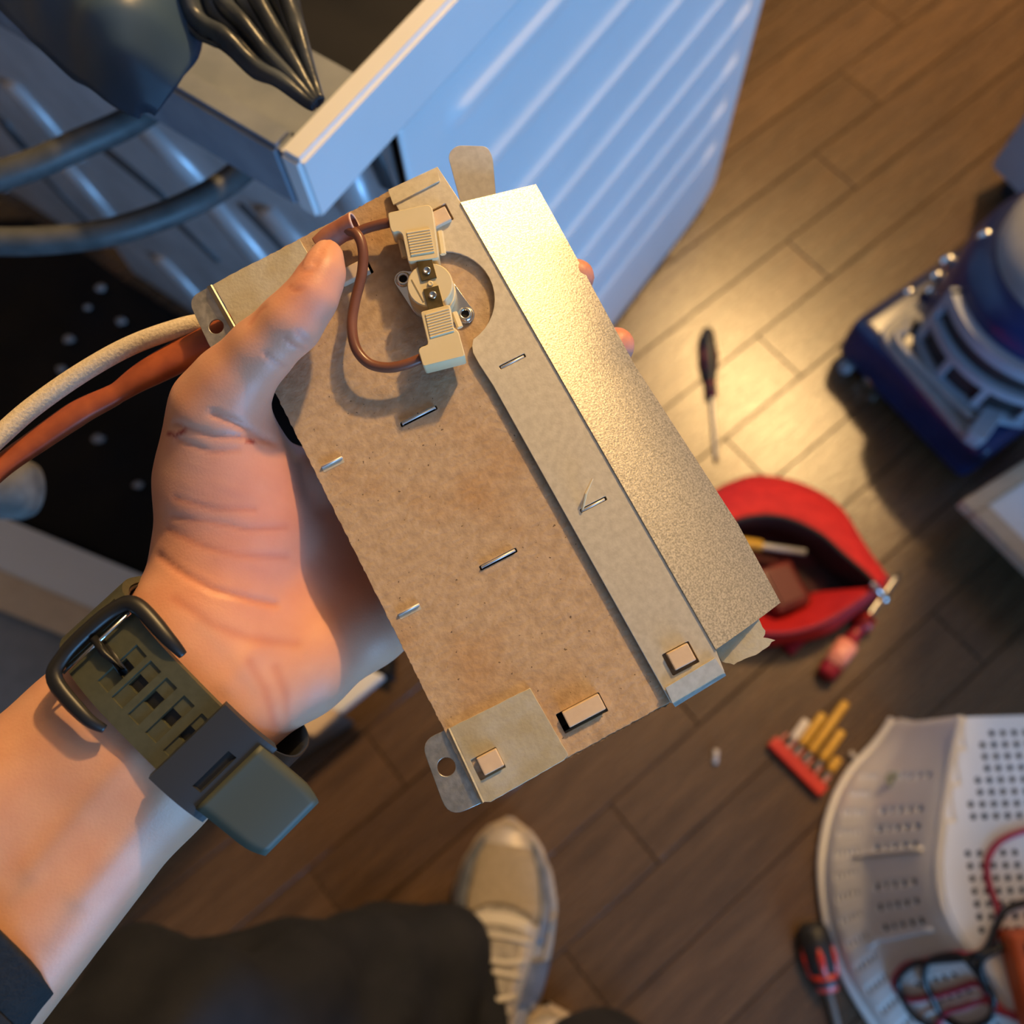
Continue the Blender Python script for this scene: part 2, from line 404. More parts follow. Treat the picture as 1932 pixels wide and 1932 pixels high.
# mica blocks that stick out of the slots
def block(px, py, ln, wd, h, base=-.008, dx=0.0, dy=0.0):
    c = B(px, py, h)
    bm = box_bm(ln, wd, h - base, .0004, (0, 0, 0), rot=Matrix.Rotation(math.radians(-1), 3, 'Z'))
    me = mesh_of(bm); me.transform(Matrix.Translation((c.x + dx, c.y + dy, (h + base) / 2))); return link('insulator_block', me, m_mica, heater)
block(1286, 1239, .0076, .0060, .0042); block(1102, 1341, .0132, .0054, .0026); block(925, 1438, .0070, .0060, .0028)
block(828, 409, .0072, .0054, .0042); block(666, 511, .0105, .0050, .0030)
m_staple = M('staple_steel', (.74, .74, .72), rough=.42, metal=.45)
# wire staples in their slits
def staple(px, py, ln, h=.0006):
    c = B(px, py, h); d = Vector((1, -.017, 0)).normalized() * ln / 2
    link('staple', mesh_of(tube_bm([c - d + Vector((0, 0, -.003)), c - d * .97, c + d * .97, c + d + Vector((0, 0, -.003))], .00046, 8)), m_staple, heater, True)
for q in ((790, 784, .0125), (940, 1054, .0125), (967, 683, .0086, .0020), (1119, 953, .0086, .0020), (626, 872, .0075), (771, 1150, .0075)): staple(*q)
for px, py in ((629, 878), (774, 1155)):
    link('slit', plate_mesh([oblong(px, py, .0078, .0016)], .00003, .00008), m_galv, heater)
# stray straw
link('straw_fibre', mesh_of(tube_bm([B(1099, 962, .0030), B(1105, 932, .005), B(1118, 903, .0055)], [.0004, .0005, .0003], 6)),
     M('straw', (.78, .64, .38), rough=.8), heater)

# thermostat: body > flange, eyelets, terminals, rivets
tc0 = B(811, 537, .0115); tcb = Vector((tc0.x, tc0.y, 0))
R_t = .0077
body = link('thermostat', mesh_of(lathe_bm([(R_t + .0004, .0005), (R_t + .0004, .0052), (R_t, .0053), (R_t, .0110), (R_t - .0004, .0115), (0, .0115)], 40)), m_cream, heater, True)
body.location = tcb
mo = body.modifiers.new('e', 'EDGE_SPLIT'); mo.split_angle = .6
tag(body, 'round cream ceramic thermostat with two terminals')
ea, eb = B(761, 527, .0012), B(878, 593, .0012)
fl = []
for c, sgn in ((ea, 0), (eb, 1)):
    d = (Vector((c.x, c.y)) - Vector((tcb.x, tcb.y))); fl.append((Vector((d.x, d.y)), .0032))
mid = [Vector((.0086 * math.cos(k * PI / 16), .0086 * math.sin(k * PI / 16))) for k in range(32)]
ptsf = mid + [d + Vector((r * math.cos(k * PI / 8), r * math.sin(k * PI / 8))) for d, r in fl for k in range(16)]
bmh = bmesh.new(); vs = [bmh.verts.new((p.x, p.y, 0)) for p in ptsf]; hull = bmesh.ops.convex_hull(bmh, input=vs)
hp = sorted([v.co.copy() for v in bmh.verts if v.is_valid and any(e.is_boundary or True for e in v.link_edges)], key=lambda c: math.atan2(c.y, c.x)); bmh.free()
hpo = [Vector((c.x, c.y)) for c in hp]
hl = []
for d, r in fl: hl.append([d + Vector((.0014 * math.cos(k * PI / 8), .0014 * math.sin(k * PI / 8))) for k in range(16)])
link('mounting_flange', plate_mesh([hpo] + hl, .0003, .0010, .0001), m_chrome, body)
for d, r in fl:
    e = link('eyelet', mesh_of(lathe_bm([(.0013, -.002), (.0013, .0017), (.0016, .0021), (.0023, .0020), (.0028, .0010), (.0029, .0002)], 24)), m_chrome, body, True)
    e.location = (d.x, d.y, 0)
    link('eyelet_hole', mesh_of(lathe_bm([(.0013, .0011), (0, .0011)], 16)), m_dark, body).location = (d.x, d.y, 0)
def terminal(px, py, ex, ey):
    c = B(px, py, .0118) - tcb; d = B(ex, ey, .0118) - tcb
    ang = math.atan2((d - c).y, (d - c).x); ln = (d - c).length
    bm = box_bm(ln + .0058, .0052, .0008, .0001, (ln / 2, 0, 0)); me = mesh_of(bm); me.transform(Matrix.Translation(c) @ Matrix.Rotation(ang, 4, 'Z'))
    link('terminal', me, m_brass, body)
    rv = link('rivet', mesh_of(lathe_bm([(.0014, .0003), (.0013, .0010), (.0010, .0012), (.0006, .0006), (0, .0006)], 20)), m_chrome, body, True); rv.location = c
terminal(806, 512, 799, 485); terminal(817, 558, 826, 592)
pn_ = link('centre_pin', mesh_of(lathe_bm([(.0010, .0112), (.0009, .0121), (.0004, .0119), (0, .0117)], 14)), m_cream, body, True)
q = B(812, 535, .0118) - tcb; pn_.location = (q.x, q.y, 0)
link('score_line', mesh_of(box_bm(.0004, .0088, .0002, 0, (-.0046, 0, .01155))), M('score', (.30, .22, .10), rough=.7), body)

# two L-shaped cream push-on connectors
def connector(top, ribs, h0, h1):
    q = rounded([Vector((p.x, p.y)) for p in Bs(top, h1)], .0009, 2)
    o = link('connector', plate_mesh([q], h0, h1, .0003), m_cream, heater)
    (ax, ay), (bx, by), (cx_, cy_) = ribs            # start corner, end of first rib, last rib start
    a, b, c = B(ax, ay, h1), B(bx, by, h1), B(cx_, cy_, h1); bm = bmesh.new(); n = 9
    for k in range(n):
        s = a.lerp(c, k / (n - 1)); d = (b - a)
        tube_bm([s + d * .06, s + d * .94], .00050, 6, bm)
    link('grip_rib', mesh_of(bm), m_cream, o)
    return o
c1 = connector([(730, 401), (807, 384), (814, 391), (826, 486), (771, 494), (759, 441), (752, 434), (740, 438), (735, 431)],
               ((764, 442), (812, 433), (769, 483)), .0040, .0128) if False else connector(
              [(731, 401), (808, 385), (816, 392), (828, 487), (770, 495), (759, 442), (752, 436), (741, 440), (736, 432)],
              ((765, 441), (814, 433), (773, 482)), .0040, .0125)
c2 = connector([(793, 588), (849, 574), (855, 618), (865, 624), (878, 672), (798, 692), (789, 661), (793, 655), (808, 650)],
               ((800, 596), (850, 582), (809, 637)), .0040, .0125)
for a, b, cc in (((755, 447), (764, 486), c1), ((830, 437), (836, 480), c1), ((857, 590), (868, 618), c2)):
    link('latch_rail', mesh_of(tube_bm([B(*a, .006), B(*b, .006)], .0011, 6)), m_cream, cc)
# jumper wire, its sleeve and the second lead
k_ = lambda x, y: (560 + x / 3.578, 280 + y / 3.578)
jp = [(k_(300, 545), .009), (k_(400, 575), .0105), (k_(445, 680), .0105), (k_(440, 840), .0095), (k_(392, 1040), .0085), (k_(372, 1200), .0082), (k_(400, 1350), .008),
      (k_(485, 1450), .0078), (k_(610, 1480), .0078), (k_(730, 1460), .0080), (k_(850, 1415), .0082)]
link('jumper_wire', mesh_of(tube_bm(catmull([B(*p, h) for p, h in jp], 8), .00178, 14)), m_wire, heater, True)
lp = [(k_(640, 498), .0075), (k_(560, 515), .0072), (k_(470, 540), .0065), (k_(380, 575), .006), (k_(250, 600), .006)]
link('lead_wire', mesh_of(tube_bm(catmull([B(*p, h) for p, h in lp], 8), .00172, 14)), m_wire, heater, True)
sp = catmull([B(604, 466, .0046), B(622, 450, .0058), B(644, 436, .0072), B(670, 424, .0086)], 8)
sl = link('wire_sleeve', mesh_of(tube_bm(sp, [.0034, .0036, .0034, .0040], 20, caps=False)), m_pink, heater, True); solid(sl, .0004)
tag(sl, 'pinkish fibre sleeve around both brown wires')
tdir = (sp[-1] - sp[-3]).normalized(); mt = frame_z(sp[-1], tdir)
rm = link('sleeve_rim', mesh_of(lathe_bm([(.0036, 0), (.0039, .0004), (.0043, 0), (.0040, -.0006)], 24, mat=mt)), m_pinkrim, sl, True)

# the two sleeved supply leads that leave past the ear, to the left
m_cloth = M('cream_glass_braid', (.62, .51, .35), (.72, .61, .44), scale=900, rough=.85, bump=.3)
m_rust = M('rust_red_silicone', (.28, .065, .025), (.40, .10, .035), scale=120, rough=.38)
cw = lambda px, py, z: Vector(BM.inverted() @ P(px, py, z))
wp = [(-190, 990, .30), (-60, 878, .305), (0, 822, .31), (62, 768, .314), (150, 706, .318), (240, 655, .321), (325, 623, .323), (385, 610, .327), (440, 620, .338), (520, 640, .345)]
l1 = link('sleeved_lead', mesh_of(tube_bm(catmull([cw(*q) for q in wp], 8), .0035, 14)), m_cloth, heater, True); tag(l1, 'cream braided lead')
rp = [(-190, 1070, .305), (-60, 940, .309), (0, 882, .313), (70, 832, .317), (150, 778, .320), (215, 745, .322), (262, 714, .3225), (320, 682, .324), (400, 640, .326), (480, 600, .328)]
l2 = link('sleeved_lead', mesh_of(tube_bm(catmull([cw(*q) for q in rp], 8), [.0044, .0042, .0044, .0050, .0040, .0056, .0066, .0066], 16, flat=.75)), m_rust, heater, True)
tag(l2, 'rust red silicone lead')

# ================================================================ THE PERSON
person = empty('person', G(980, 1700, 0))
tag(person, 'person in dark clothes and grey running shoes holding the heater, seen from above', 'person')
person_inv = Matrix.Translation(-person.location)
def pchild(name, me, mat, smooth=True, parent=None):
    if parent is None: me.transform(person_inv)
    o = link(name, me, mat, parent or person, smooth); return o

# --- arm, palm, thumb and fingers as one surface: a smooth union of tapering capsules, meshed by surface nets
VX = 0.00125
lo_ = np.array([-.250, -.115, .232]); hi_ = np.array([.062, .262, .392])
NX, NY, NZ = [int(v) for v in np.ceil((hi_ - lo_) / VX)]
gx = (lo_[0] + VX * np.arange(NX)).astype(np.float32)[:, None, None]
gy = (lo_[1] + VX * np.arange(NY)).astype(np.float32)[None, :, None]
gz = (lo_[2] + VX * np.arange(NZ)).astype(np.float32)[None, None, :]
def capsule(a, b, ra, rb, zs=1.0):
    """distance to a cone-capped bar; zs > 1 flattens it along the depth"""
    a = np.array(a, np.float32); b = np.array(b, np.float32); s = np.array([1, 1, zs], np.float32)
    d = (b - a) * s; L2 = float(d @ d) + 1e-12
    px, py, pz = gx - a[0], gy - a[1], (gz - a[2]) * zs
    t = np.clip((px * d[0] + py * d[1] + pz * d[2]) / L2, 0, 1)
    return np.sqrt((px - t * d[0]) ** 2 + (py - t * d[1]) ** 2 + (pz - t * d[2]) ** 2) - (ra + (rb - ra) * t)
def smin(a, b, k):
    h = np.clip(.5 + .5 * (b - a) / k, 0, 1); return b + (a - b) * h - k * h * (1 - h)
def smax(a, b, k): return -smin(-a, -b, k)
def chain(pts, k=.004, zs=1.0):
    """pts: (px, py, depth, radius)"""
    f = None
    for p, q in zip(pts, pts[1:]):
        c = capsule(cp(*p[:3]), cp(*q[:3]), p[3], q[3], zs); f = c if f is None else smin(f, c, k)
    return f
# forearm: two parallel bars give an oval section
S1 = chain([(-330, 1761, .272, .0245), (189, 1375, .2970, .0226), (345, 1228, .3030, .0210)], .01, 1.2)
S1 = smin(S1, chain([(-220, 2073, .272, .0245), (287, 1448, .2970, .0226), (410, 1325, .3030, .0210)], .01, 1.2), .016)
# heel of the hand and palm
palm = chain([(352, 1222, .309, .0205), (418, 1120, .319, .0240), (445, 990, .322, .0246), (438, 900, .316, .0218)], .01)      # thenar
palm = smin(palm, chain([(420, 1320, .310, .0205), (555, 1248, .323, .0192), (685, 1166, .340, .0172), (800, 1090, .352, .0145)], .01), .012)   # hypothenar
palm = smin(palm, chain([(430, 1180, .318, .0190), (560, 1080, .340, .0150), (690, 930, .356, .0130), (760, 860, .357, .0110)], .01), .014)
palm = smin(palm, chain([(500, 1200, .325, .0180), (660, 1080, .350, .0140), (860, 940, .358, .0115)], .01), .012)
# web of the thumb, dipping to the index knuckle
palm = smin(palm, chain([(430, 860, .318, .0175), (520, 900, .335, .0120), (640, 905, .352, .0110)], .006), .009)
body_ = smin(S1, palm, .014)
# thumb
thumb = chain([(412, 900, .315, .0205), (412, 800, .3065, .0158), (415, 768, .3030, .0148), (440, 722, .2985, .0120), (492, 662, .2935, .0099), (549, 609, .2900, .0092),
               (588, 560, .2893, .0076), (609, 516, .2912, .0064), (619, 480, .2935, .0050)], .005)
body_ = smin(body_, thumb, .009)
# fingers, under the case and round its far side
fingers = None
for ch in ([(740, 870, .357, .0108), (890, 700, .350, .0088), (1015, 582, .343, .0078), (1074, 532, .332, .0074), (1089, 522, .326, .0064)],
           [(830, 930, .358, .0110), (980, 780, .351, .0092), (1100, 690, .344, .0082), (1146, 664, .333, .0078), (1163, 652, .326, .0068)],
           [(890, 985, .358, .0106), (1040, 860, .352, .0088), (1140, 790, .347, .0076), (1165, 778, .345, .0068)],
           [(900, 1060, .356, .0096), (1030, 970, .352, .0078), (1130, 900, .348, .0066)]):
    c = chain(ch, .004); fingers = c if fingers is None else smin(fingers, c, .0012)
SD = smin(body_, fingers, .007)
del S1, palm, thumb, fingers, body_
def surface_nets(S, org, h):
    ins = S < 0; nx, ny, nz_ = S.shape
    cnt = np.zeros((nx - 1, ny - 1, nz_ - 1), np.int8)
    for i in (0, 1):
        for j in (0, 1):
            for k in (0, 1): cnt += ins[i:nx - 1 + i, j:ny - 1 + j, k:nz_ - 1 + k]
    act = (cnt > 0) & (cnt < 8); ids = -np.ones(act.shape, np.int64); idx = np.argwhere(act); ids[act] = np.arange(len(idx))
    pos = np.zeros((len(idx), 3)); num = np.zeros(len(idx))
    cor = [np.array((i, j, k)) for i in (0, 1) for j in (0, 1) for k in (0, 1)]
    for a in range(8):
        for b in range(a + 1, 8):
            if np.abs(cor[a] - cor[b]).sum() != 1: continue
            va = S[tuple((idx + cor[a]).T)]; vb = S[tuple((idx + cor[b]).T)]; m = (va < 0) != (vb < 0)
            t = np.where(m, va / np.where(m, va - vb, 1), 0)[:, None]
            pos += np.where(m[:, None], cor[a] + t * (cor[b] - cor[a]), 0); num += m
    V = org + h * (idx + pos / num[:, None]); Fs = []
    for ax in range(3):
        u, v = (ax + 1) % 3, (ax + 2) % 3
        sl0 = [slice(1, -1)] * 3; sl1 = [slice(1, -1)] * 3; sl0[ax] = slice(0, -1); sl1[ax] = slice(1, None)
        A, Bq = ins[tuple(sl0)], ins[tuple(sl1)]; e = np.argwhere(A != Bq); inn = A[tuple(e.T)]
        base = e.copy(); base[:, u] += 1; base[:, v] += 1
        def cid(du, dv):
            q = base.copy(); q[:, u] -= du; q[:, v] -= dv; return ids[tuple(q.T)]
        q = np.stack([cid(1, 1), cid(0, 1), cid(0, 0), cid(1, 0)], 1); q[~inn] = q[~inn][:, ::-1]; Fs.append(q)
    return V, np.concatenate(Fs)
HV, HF = surface_nets(SD, lo_, VX); del SD
def lap(V, Fq, n, k=.5):
    E = np.concatenate([Fq[:, [i, (i + 1) % 4]] for i in range(4)]); E = np.concatenate([E, E[:, ::-1]])
    deg = np.bincount(E[:, 0], minlength=len(V))[:, None]
    for _ in range(n):
        acc = np.stack([np.bincount(E[:, 0], V[E[:, 1], c], len(V)) for c in range(3)], 1); V = V + k * (acc / deg - V)
    return V
HV = lap(HV, HF, 6)
def vnormals(V, Fq):
    n = np.cross(V[Fq[:, 2]] - V[Fq[:, 0]], V[Fq[:, 3]] - V[Fq[:, 1]]); N = np.zeros_like(V)
    for i in range(4):
        for c in range(3): N[:, c] += np.bincount(Fq[:, i], n[:, c], len(V))
    return N / (np.linalg.norm(N, axis=1, keepdims=True) + 1e-12)
HN = vnormals(HV, HF)
PX = HV[:, 0] / HV[:, 2] * F + 966; PY = HV[:, 1] / HV[:, 2] * F + 966
facing = np.clip(-HN[:, 2] * 1.6, 0, 1)
def polydist(pts):
    d = np.full(len(PX), 1e9); pts = [np.array(p, float) for p in pts]
    for a, b in zip(pts, pts[1:]):
        ab = b - a; t = np.clip(((PX - a[0]) * ab[0] + (PY - a[1]) * ab[1]) / (ab @ ab), 0, 1)
        d = np.minimum(d, np.hypot(PX - a[0] - t * ab[0], PY - a[1] - t * ab[1]))
    return d
disp = np.zeros(len(HV)); col = np.ones((len(HV), 3))
creases = [([(300, 1050), (345, 1082), (400, 1112), (470, 1130), (520, 1140)], 7, .0007), ([(318, 1000), (380, 1030), (450, 1048), (540, 1052)], 7, .00025),
           ([(400, 780), (440, 795), (490, 822), (520, 836)], 7, .0009), ([(330, 800), (400, 822), (470, 826), (510, 832)], 6, .0006), ([(335, 830), (400, 852), (450, 850)], 5, .0004),
           ([(535, 635), (552, 652), (578, 660)], 4, .0005), ([(500, 665), (520, 685), (545, 694)], 4, .0005), ([(560, 625), (578, 640)], 4, .00035),
           ([(330, 940), (400, 960), (480, 962)], 6, .0003), ([(325, 975), (390, 985), (470, 1000), (540, 995)], 5, .0003),
           ([(330, 1130), (400, 1180), (470, 1205), (560, 1215)], 10, .0002), ([(520, 1260), (540, 1310), (545, 1370)], 10, .0002),
           ([(470, 1250), (500, 1300), (520, 1370)], 10, .00015), ([(470, 612), (490, 585), (500, 578)], 4, .0003), ([(545, 540), (556, 548), (566, 545)], 4, .0004)]
for pts, wd, dp in creases:
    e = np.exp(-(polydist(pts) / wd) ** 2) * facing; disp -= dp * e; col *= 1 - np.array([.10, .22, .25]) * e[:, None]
# fine diagonal skin folds over the ball of the thumb
mk = np.exp(-(((PX - 430) / 120) ** 2 + ((PY - 970) / 150) ** 2)) * facing
nzv = np.array([noise.noise(Vector((a * .010, b * .075 - a * .022, 3))) for a, b in zip(PX, PY)])
disp += mk * nzv * .00020
# raised tendons on the inside of the wrist
for pts, wd, dp in (([(250, 1420), (60, 1640)], 26, .0006), ([(330, 1470), (150, 1690)], 26, .0007), ([(480, 1230), (430, 1290)], 22, .0006)):
    disp += dp * np.exp(-(polydist(pts) / wd) ** 2) * facing
nail = polydist([(580, 500), (592, 474), (604, 452)]); nk = np.clip((11 - nail) / 3, 0, 1) * facing ** .3; disp += .00025 * nk - .0004 * np.exp(-((nail - 12.5) / 2.2) ** 2) * facing
HV = HV + HN * disp[:, None]
# skin tone: rosier palm and fingertips, two small cuts, faint veins in the forearm
rosy = np.clip(np.exp(-(((PX - 520) / 210) ** 2 + ((PY - 1010) / 260) ** 2)), 0, 1)
tip = np.clip(np.exp(-(((PX - 1150) / 120) ** 2 + ((PY - 600) / 150) ** 2)) * 1.2, 0, 1) + np.exp(-(((PX - 590) / 80) ** 2 + ((PY - 540) / 110) ** 2)) * .7
pk = np.clip(rosy + tip, 0, 1)[:, None]
col = col * ((1 - pk) * np.array([1, 1, 1]) + pk * np.array([1.02, .80, .86]))
for pts, wd, c in (([(318, 818), (332, 822), (348, 812)], 4, (.45, .10, .12)), ([(468, 832), (480, 836)], 3, (.5, .12, .12))):
    e = np.exp(-(polydist(pts) / wd) ** 2)[:, None] * facing[:, None]; col = col * (1 - e) + col * np.array(c) * e
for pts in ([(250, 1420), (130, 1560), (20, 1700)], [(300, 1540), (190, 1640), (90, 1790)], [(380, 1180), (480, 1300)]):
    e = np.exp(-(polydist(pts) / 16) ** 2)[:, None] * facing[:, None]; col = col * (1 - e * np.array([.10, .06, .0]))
nz2 = np.array([noise.noise(Vector((a * .02, b * .02, 9))) for a, b in zip(PX, PY)])[:, None]
col = col * (1 - nk[:, None] * np.array([-.06, -.16, -.22]))
col = np.clip(col * (1 + nz2 * np.array([.03, .07, .07])), 0, 1.2)
HW = (CW @ HV.T).T + np.array([0, 0, H])
hm = py_mesh(HW, HF.tolist(), 'arm')
ca = hm.color_attributes.new('tone', 'FLOAT_COLOR', 'POINT')
ca.data.foreach_set('color', np.concatenate([col, np.ones((len(col), 1))], 1).astype(np.float32).ravel())
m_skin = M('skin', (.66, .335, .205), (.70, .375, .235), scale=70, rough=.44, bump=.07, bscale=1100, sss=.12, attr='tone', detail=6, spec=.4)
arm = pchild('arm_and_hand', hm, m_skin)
# --- watch
E1 = np.array([.70, .714, 0]); AX = np.array([.714, -.70, .15]); AX /= np.linalg.norm(AX)
CWR = np.array(cp(368, 1308, .3015)); WA, WB = .0385, .0245
def band(th, s, off=0.0, ex=2.9):
    c, sn = math.cos(th), math.sin(th); r = (abs(c) ** ex + abs(sn) ** ex) ** (-1 / ex)
    q = CWR + E1 * (WA + off) * c * r + np.array([0, 0, -1.0]) * (WB + off) * sn * r + AX * s
    return cam2w(q)
watch = empty('wrist_watch', band(PI / 2, 0)); winv = Matrix.Translation(-watch.location)
tag(watch, 'wrist watch with olive rubber strap and black buckle worn on the left wrist', 'watch')
def wpart(name, me, mat, smooth=False, parent=None, lab=None):
    me.transform(winv); o = link(name, me, mat, watch if parent is None else parent, smooth)
    if lab: o['label'] = lab
    return o
m_olive = M('olive_rubber', (.062, .064, .036), (.074, .076, .044), scale=400, rough=.42, bump=.05)
m_olive2 = M('olive_rubber_end', (.058, .066, .046), rough=.55)
m_blackr = M('black_resin', (.014, .014, .014), rough=.4)
m_grey_k = M('dark_grey_resin', (.030, .034, .040), rough=.45)
HB = .0130
def band_strip(t0, t1, s0, s1, off0, off1, n=40, ms=2, holes=(), taper=None):
    """a curved slab between two offsets; holes = list of (theta0, theta1, s0, s1)"""
    ths = sorted(set(list(np.linspace(t0, t1, n)) + [h for q in holes for h in q[:2]]))
    ss = sorted(set(list(np.linspace(s0, s1, ms)) + [h for q in holes for h in q[2:]]))
    v, f = [], []; ns = len(ss)
    for th in ths:
        k = taper(th) if taper else 1
        for s in ss: v += [band(th, s * k, off0), band(th, s * k, off1)]
    def inh(i, j):
        if i < 0 or j < 0 or i >= len(ths) - 1 or j >= ns - 1: return True
        a, b = (ths[i] + ths[i + 1]) / 2, (ss[j] + ss[j + 1]) / 2
        return any(min(q[0], q[1]) < a < max(q[0], q[1]) and q[2] < b < q[3] for q in holes)
    I = lambda i, j, k: (i * ns + j) * 2 + k
    for i in range(len(ths) - 1):
        for j in range(ns - 1):
            if inh(i, j): continue
            f.append((I(i, j, 1), I(i + 1, j, 1), I(i + 1, j + 1, 1), I(i, j + 1, 1)))
            f.append((I(i, j, 0), I(i, j + 1, 0), I(i + 1, j + 1, 0), I(i + 1, j, 0)))
            for (di, dj, a, b) in ((-1, 0, (i, j), (i, j + 1)), (1, 0, (i + 1, j), (i + 1, j + 1)), (0, -1, (i, j), (i + 1, j)), (0, 1, (i, j + 1), (i + 1, j + 1))):
                if inh(i + di, j + dj): f.append((I(*a, 0), I(*b, 0), I(*b, 1), I(*a, 1)))
    me = py_mesh(v, f); bm = bmesh.new(); bm.from_mesh(me); bmesh.ops.recalc_face_normals(bm, faces=bm.faces); bm.to_mesh(me); bm.free(); return me
# inner loop all round, then the outer strap with its punched rows
wpart('strap_lining', band_strip(-PI, PI, -HB * .93, HB * .93, .0002, .0012, 72), m_blackr, True)
thr = lambda px, py: min(np.linspace(.0, PI, 400), key=lambda t: ((lambda q: (q[0] - px) ** 2 + (q[1] - py) ** 2)(
    (lambda c: (c[0] / c[2] * F + 966, c[1] / c[2] * F + 966))(CW.T @ (np.array(band(t, 0, .003)) - np.array([0, 0, H]))))))
T_END = thr(400, 1400); T_BK = thr(205, 1215)
rows_t = [thr(*q) for q in ((258, 1240), (290, 1263), (322, 1291), (353, 1326), (384, 1361))]
dT = .055
thru = [(t - dT * .85, t + dT * .85, -.0022, .0026) for t in rows_t]
wpart('strap', band_strip(T_END - .25, T_BK + .28, -HB, HB, .0012, .0026, 60, 2, thru), m_olive, False, lab='olive rubber strap with punched slots')
reces = [(t - dT, t + dT, -.0078, .0078) for t in rows_t]
wpart('strap_face', band_strip(T_END - .25, T_BK + .28, -HB, HB, .0026, .0034, 60, 2, reces), m_olive)
wpart('strap', band_strip(T_BK + .10, PI + .7, -HB * .98, HB * .98, .0012, .0036, 24, 2, [(thr(160, 1200) + .03, thr(160, 1200) + .14, -.0095, .0095)]), m_olive, lab='olive half of the strap that carries the buckle')
# keeper loop and free end
TK = thr(420, 1402)
wpart('keeper', band_strip(TK - .26, TK + .20, -HB - .0022, HB + .0022, .0030, .0058, 14, 2, [(TK - .10, TK - .03, -.0085, .0060)]), m_grey_k, lab='dark grey keeper loop')
wpart('keeper_slot', band_strip(TK - .12, TK - .01, -.0090, .0065, .0030, .0046, 6), m_blackr)
def tipband():
    rows = []
    for i in range(15):
        t = TK - .16 - i * .036; g = i / 14; hw = HB * (1 - .14 * max(0, (g - .72) / .28) ** 2)
        rows.append([band(t, s * hw, .0042 + .012 * g * g) for s in np.linspace(-1, 1, 9)])
    return grid_mesh(rows)
tpo = wpart('strap_end', tipband(), m_olive2, True, lab='grey green free end of the strap'); solid(tpo, .0028)
# buckle
TB = thr(225, 1228)
def bar(pts, r, flat=1.0): return mesh_of(tube_bm([band(t, s, o) for t, s, o in pts], r, 10, flat=flat))
bp = [(TB - .34, HB + .0026, .0030), (TB - .20, HB + .0034, .0050), (TB + .10, HB + .0030, .0062), (TB + .19, HB * .8, .0064), (TB + .21, 0, .0066),
      (TB + .19, -HB * .8, .0064), (TB + .10, -HB - .0030, .0062), (TB - .20, -HB - .0034, .0050), (TB - .34, -HB - .0026, .0030)]
wpart('buckle', mesh_of(tube_bm(catmull([band(*q) for q in bp], 6), [.0014, .0025, .0026, .0026, .0026, .0025, .0014], 10, flat=.8)), m_blackr, True, lab='black buckle frame')
wpart('buckle_pin', bar([(TB + .10, -HB, .0058), (TB + .10, HB, .0058)], .0006), m_chrome, True)
wpart('buckle_tongue', bar([(TB + .14, 0, .0060), (TB, 0, .0056), (TB - .16, 0, .0046), (rows_t[0] + .30, 0, .0030)], .0013), m_blackr, True)
# watch head behind the wrist
whm = frame_z(band(-PI / 2, 0, .005), CW @ np.array([0, 0, 1.0]), CW @ E1)
wpart('watch_case', mesh_of(lathe_bm([(.018, -.006), (.021, -.004), (.021, .004), (.018, .006), (0, .006)], 24, mat=whm)), m_blackr, True)

# --- jacket sleeve at the elbow end
m_black_cloth = M('black_cloth', (.007, .007, .008), (.012, .012, .013), scale=300, rough=.9, bump=.3, bscale=800)
m_navy_cloth = M('dark_navy_cloth', (.004, .0055, .010), (.009, .010, .015), scale=30, rough=.85, bump=.35, bscale=500)
sv = catmull([P(-76, 1694, .283), P(-130, 1748, .282), P(-190, 1806, .280), P(-330, 2010, .274), P(-480, 2150, .27)], 6)
so = pchild('jacket_sleeve', mesh_of(tube_bm(sv, [.0445, .046, .047, .049, .052], 40, caps=False, updir=CW @ np.array([0, 0, -1.0]), flat=.72, nz=.004, nzs=40)), m_black_cloth); solid(so, .003)
axw = Vector(CW @ np.array([.714, -.70, 0]))
for v in so.data.vertices:
    zc = float((CW.T @ (np.array(v.co + person.location) - np.array([0, 0, H])))[2]); v.co += axw * (.281 - zc) * .73

# --- trouser legs: loose cloth over bent legs, coming in from below the frame
def cloth_tube(name, pts, rad, mat, nzamp=.012, nzs=9, seg=48, flat=.9):
    path = catmull(pts, 10); o = pchild(name, mesh_of(tube_bm(path, rad, seg, caps=True, flat=flat, nz=nzamp, nzs=nzs)), mat); return o
cloth_tube('trouser_leg', [G(868, 1905, .075), G(800, 1885, .13), G(690, 1908, .20), G(560, 1945, .27), G(430, 2005, .34), G(280, 2095, .41), G(80, 2230, .47), G(-140, 2400, .50)],
           [.068, .078, .088, .092, .096, .100, .106, .11], m_navy_cloth, .036, 14)
cloth_tube('trouser_leg', [G(1150, 2040, .10), G(1120, 2110, .2), G(1080, 2230, .32), G(1020, 2350, .45)], [.07, .075, .085, .095], m_navy_cloth, .012, 10)

# --- running shoes
m_sole = M('cream_foam_sole', (.44, .35, .25), (.54, .44, .33), scale=60, rough=.6)
m_mesh = M('pale_grey_mesh', (.25, .23, .20), (.40, .36, .31), scale=120, rough=.75, bump=.35, bscale=700)
m_toe = M('beige_toe_mesh', (.30, .245, .165), (.36, .29, .20), scale=200, rough=.8, bump=.3, bscale=900)
m_over = M('slate_overlay', (.10, .115, .14), (.20, .21, .23), scale=60, rough=.4)
m_silver = M('silver_overlay', (.46, .41, .34), (.60, .52, .42), scale=50, rough=.35, metal=.3)
m_lace = M('off_white_lace', (.60, .55, .46), rough=.8)
SL, HWD = .305, .059
def shoe_w(s): return float(np.interp(s, [0, .03, .08, .16, .28, .42, .58, .75, .92, 1], [.0, .36, .60, .85, .99, .96, .84, .70, .62, .42])) * HWD
def shoe_h(s): return float(np.interp(s, [0, .04, .12, .25, .4, .55, .7, 1], [.032, .044, .056, .066, .082, .098, .108, .112]))
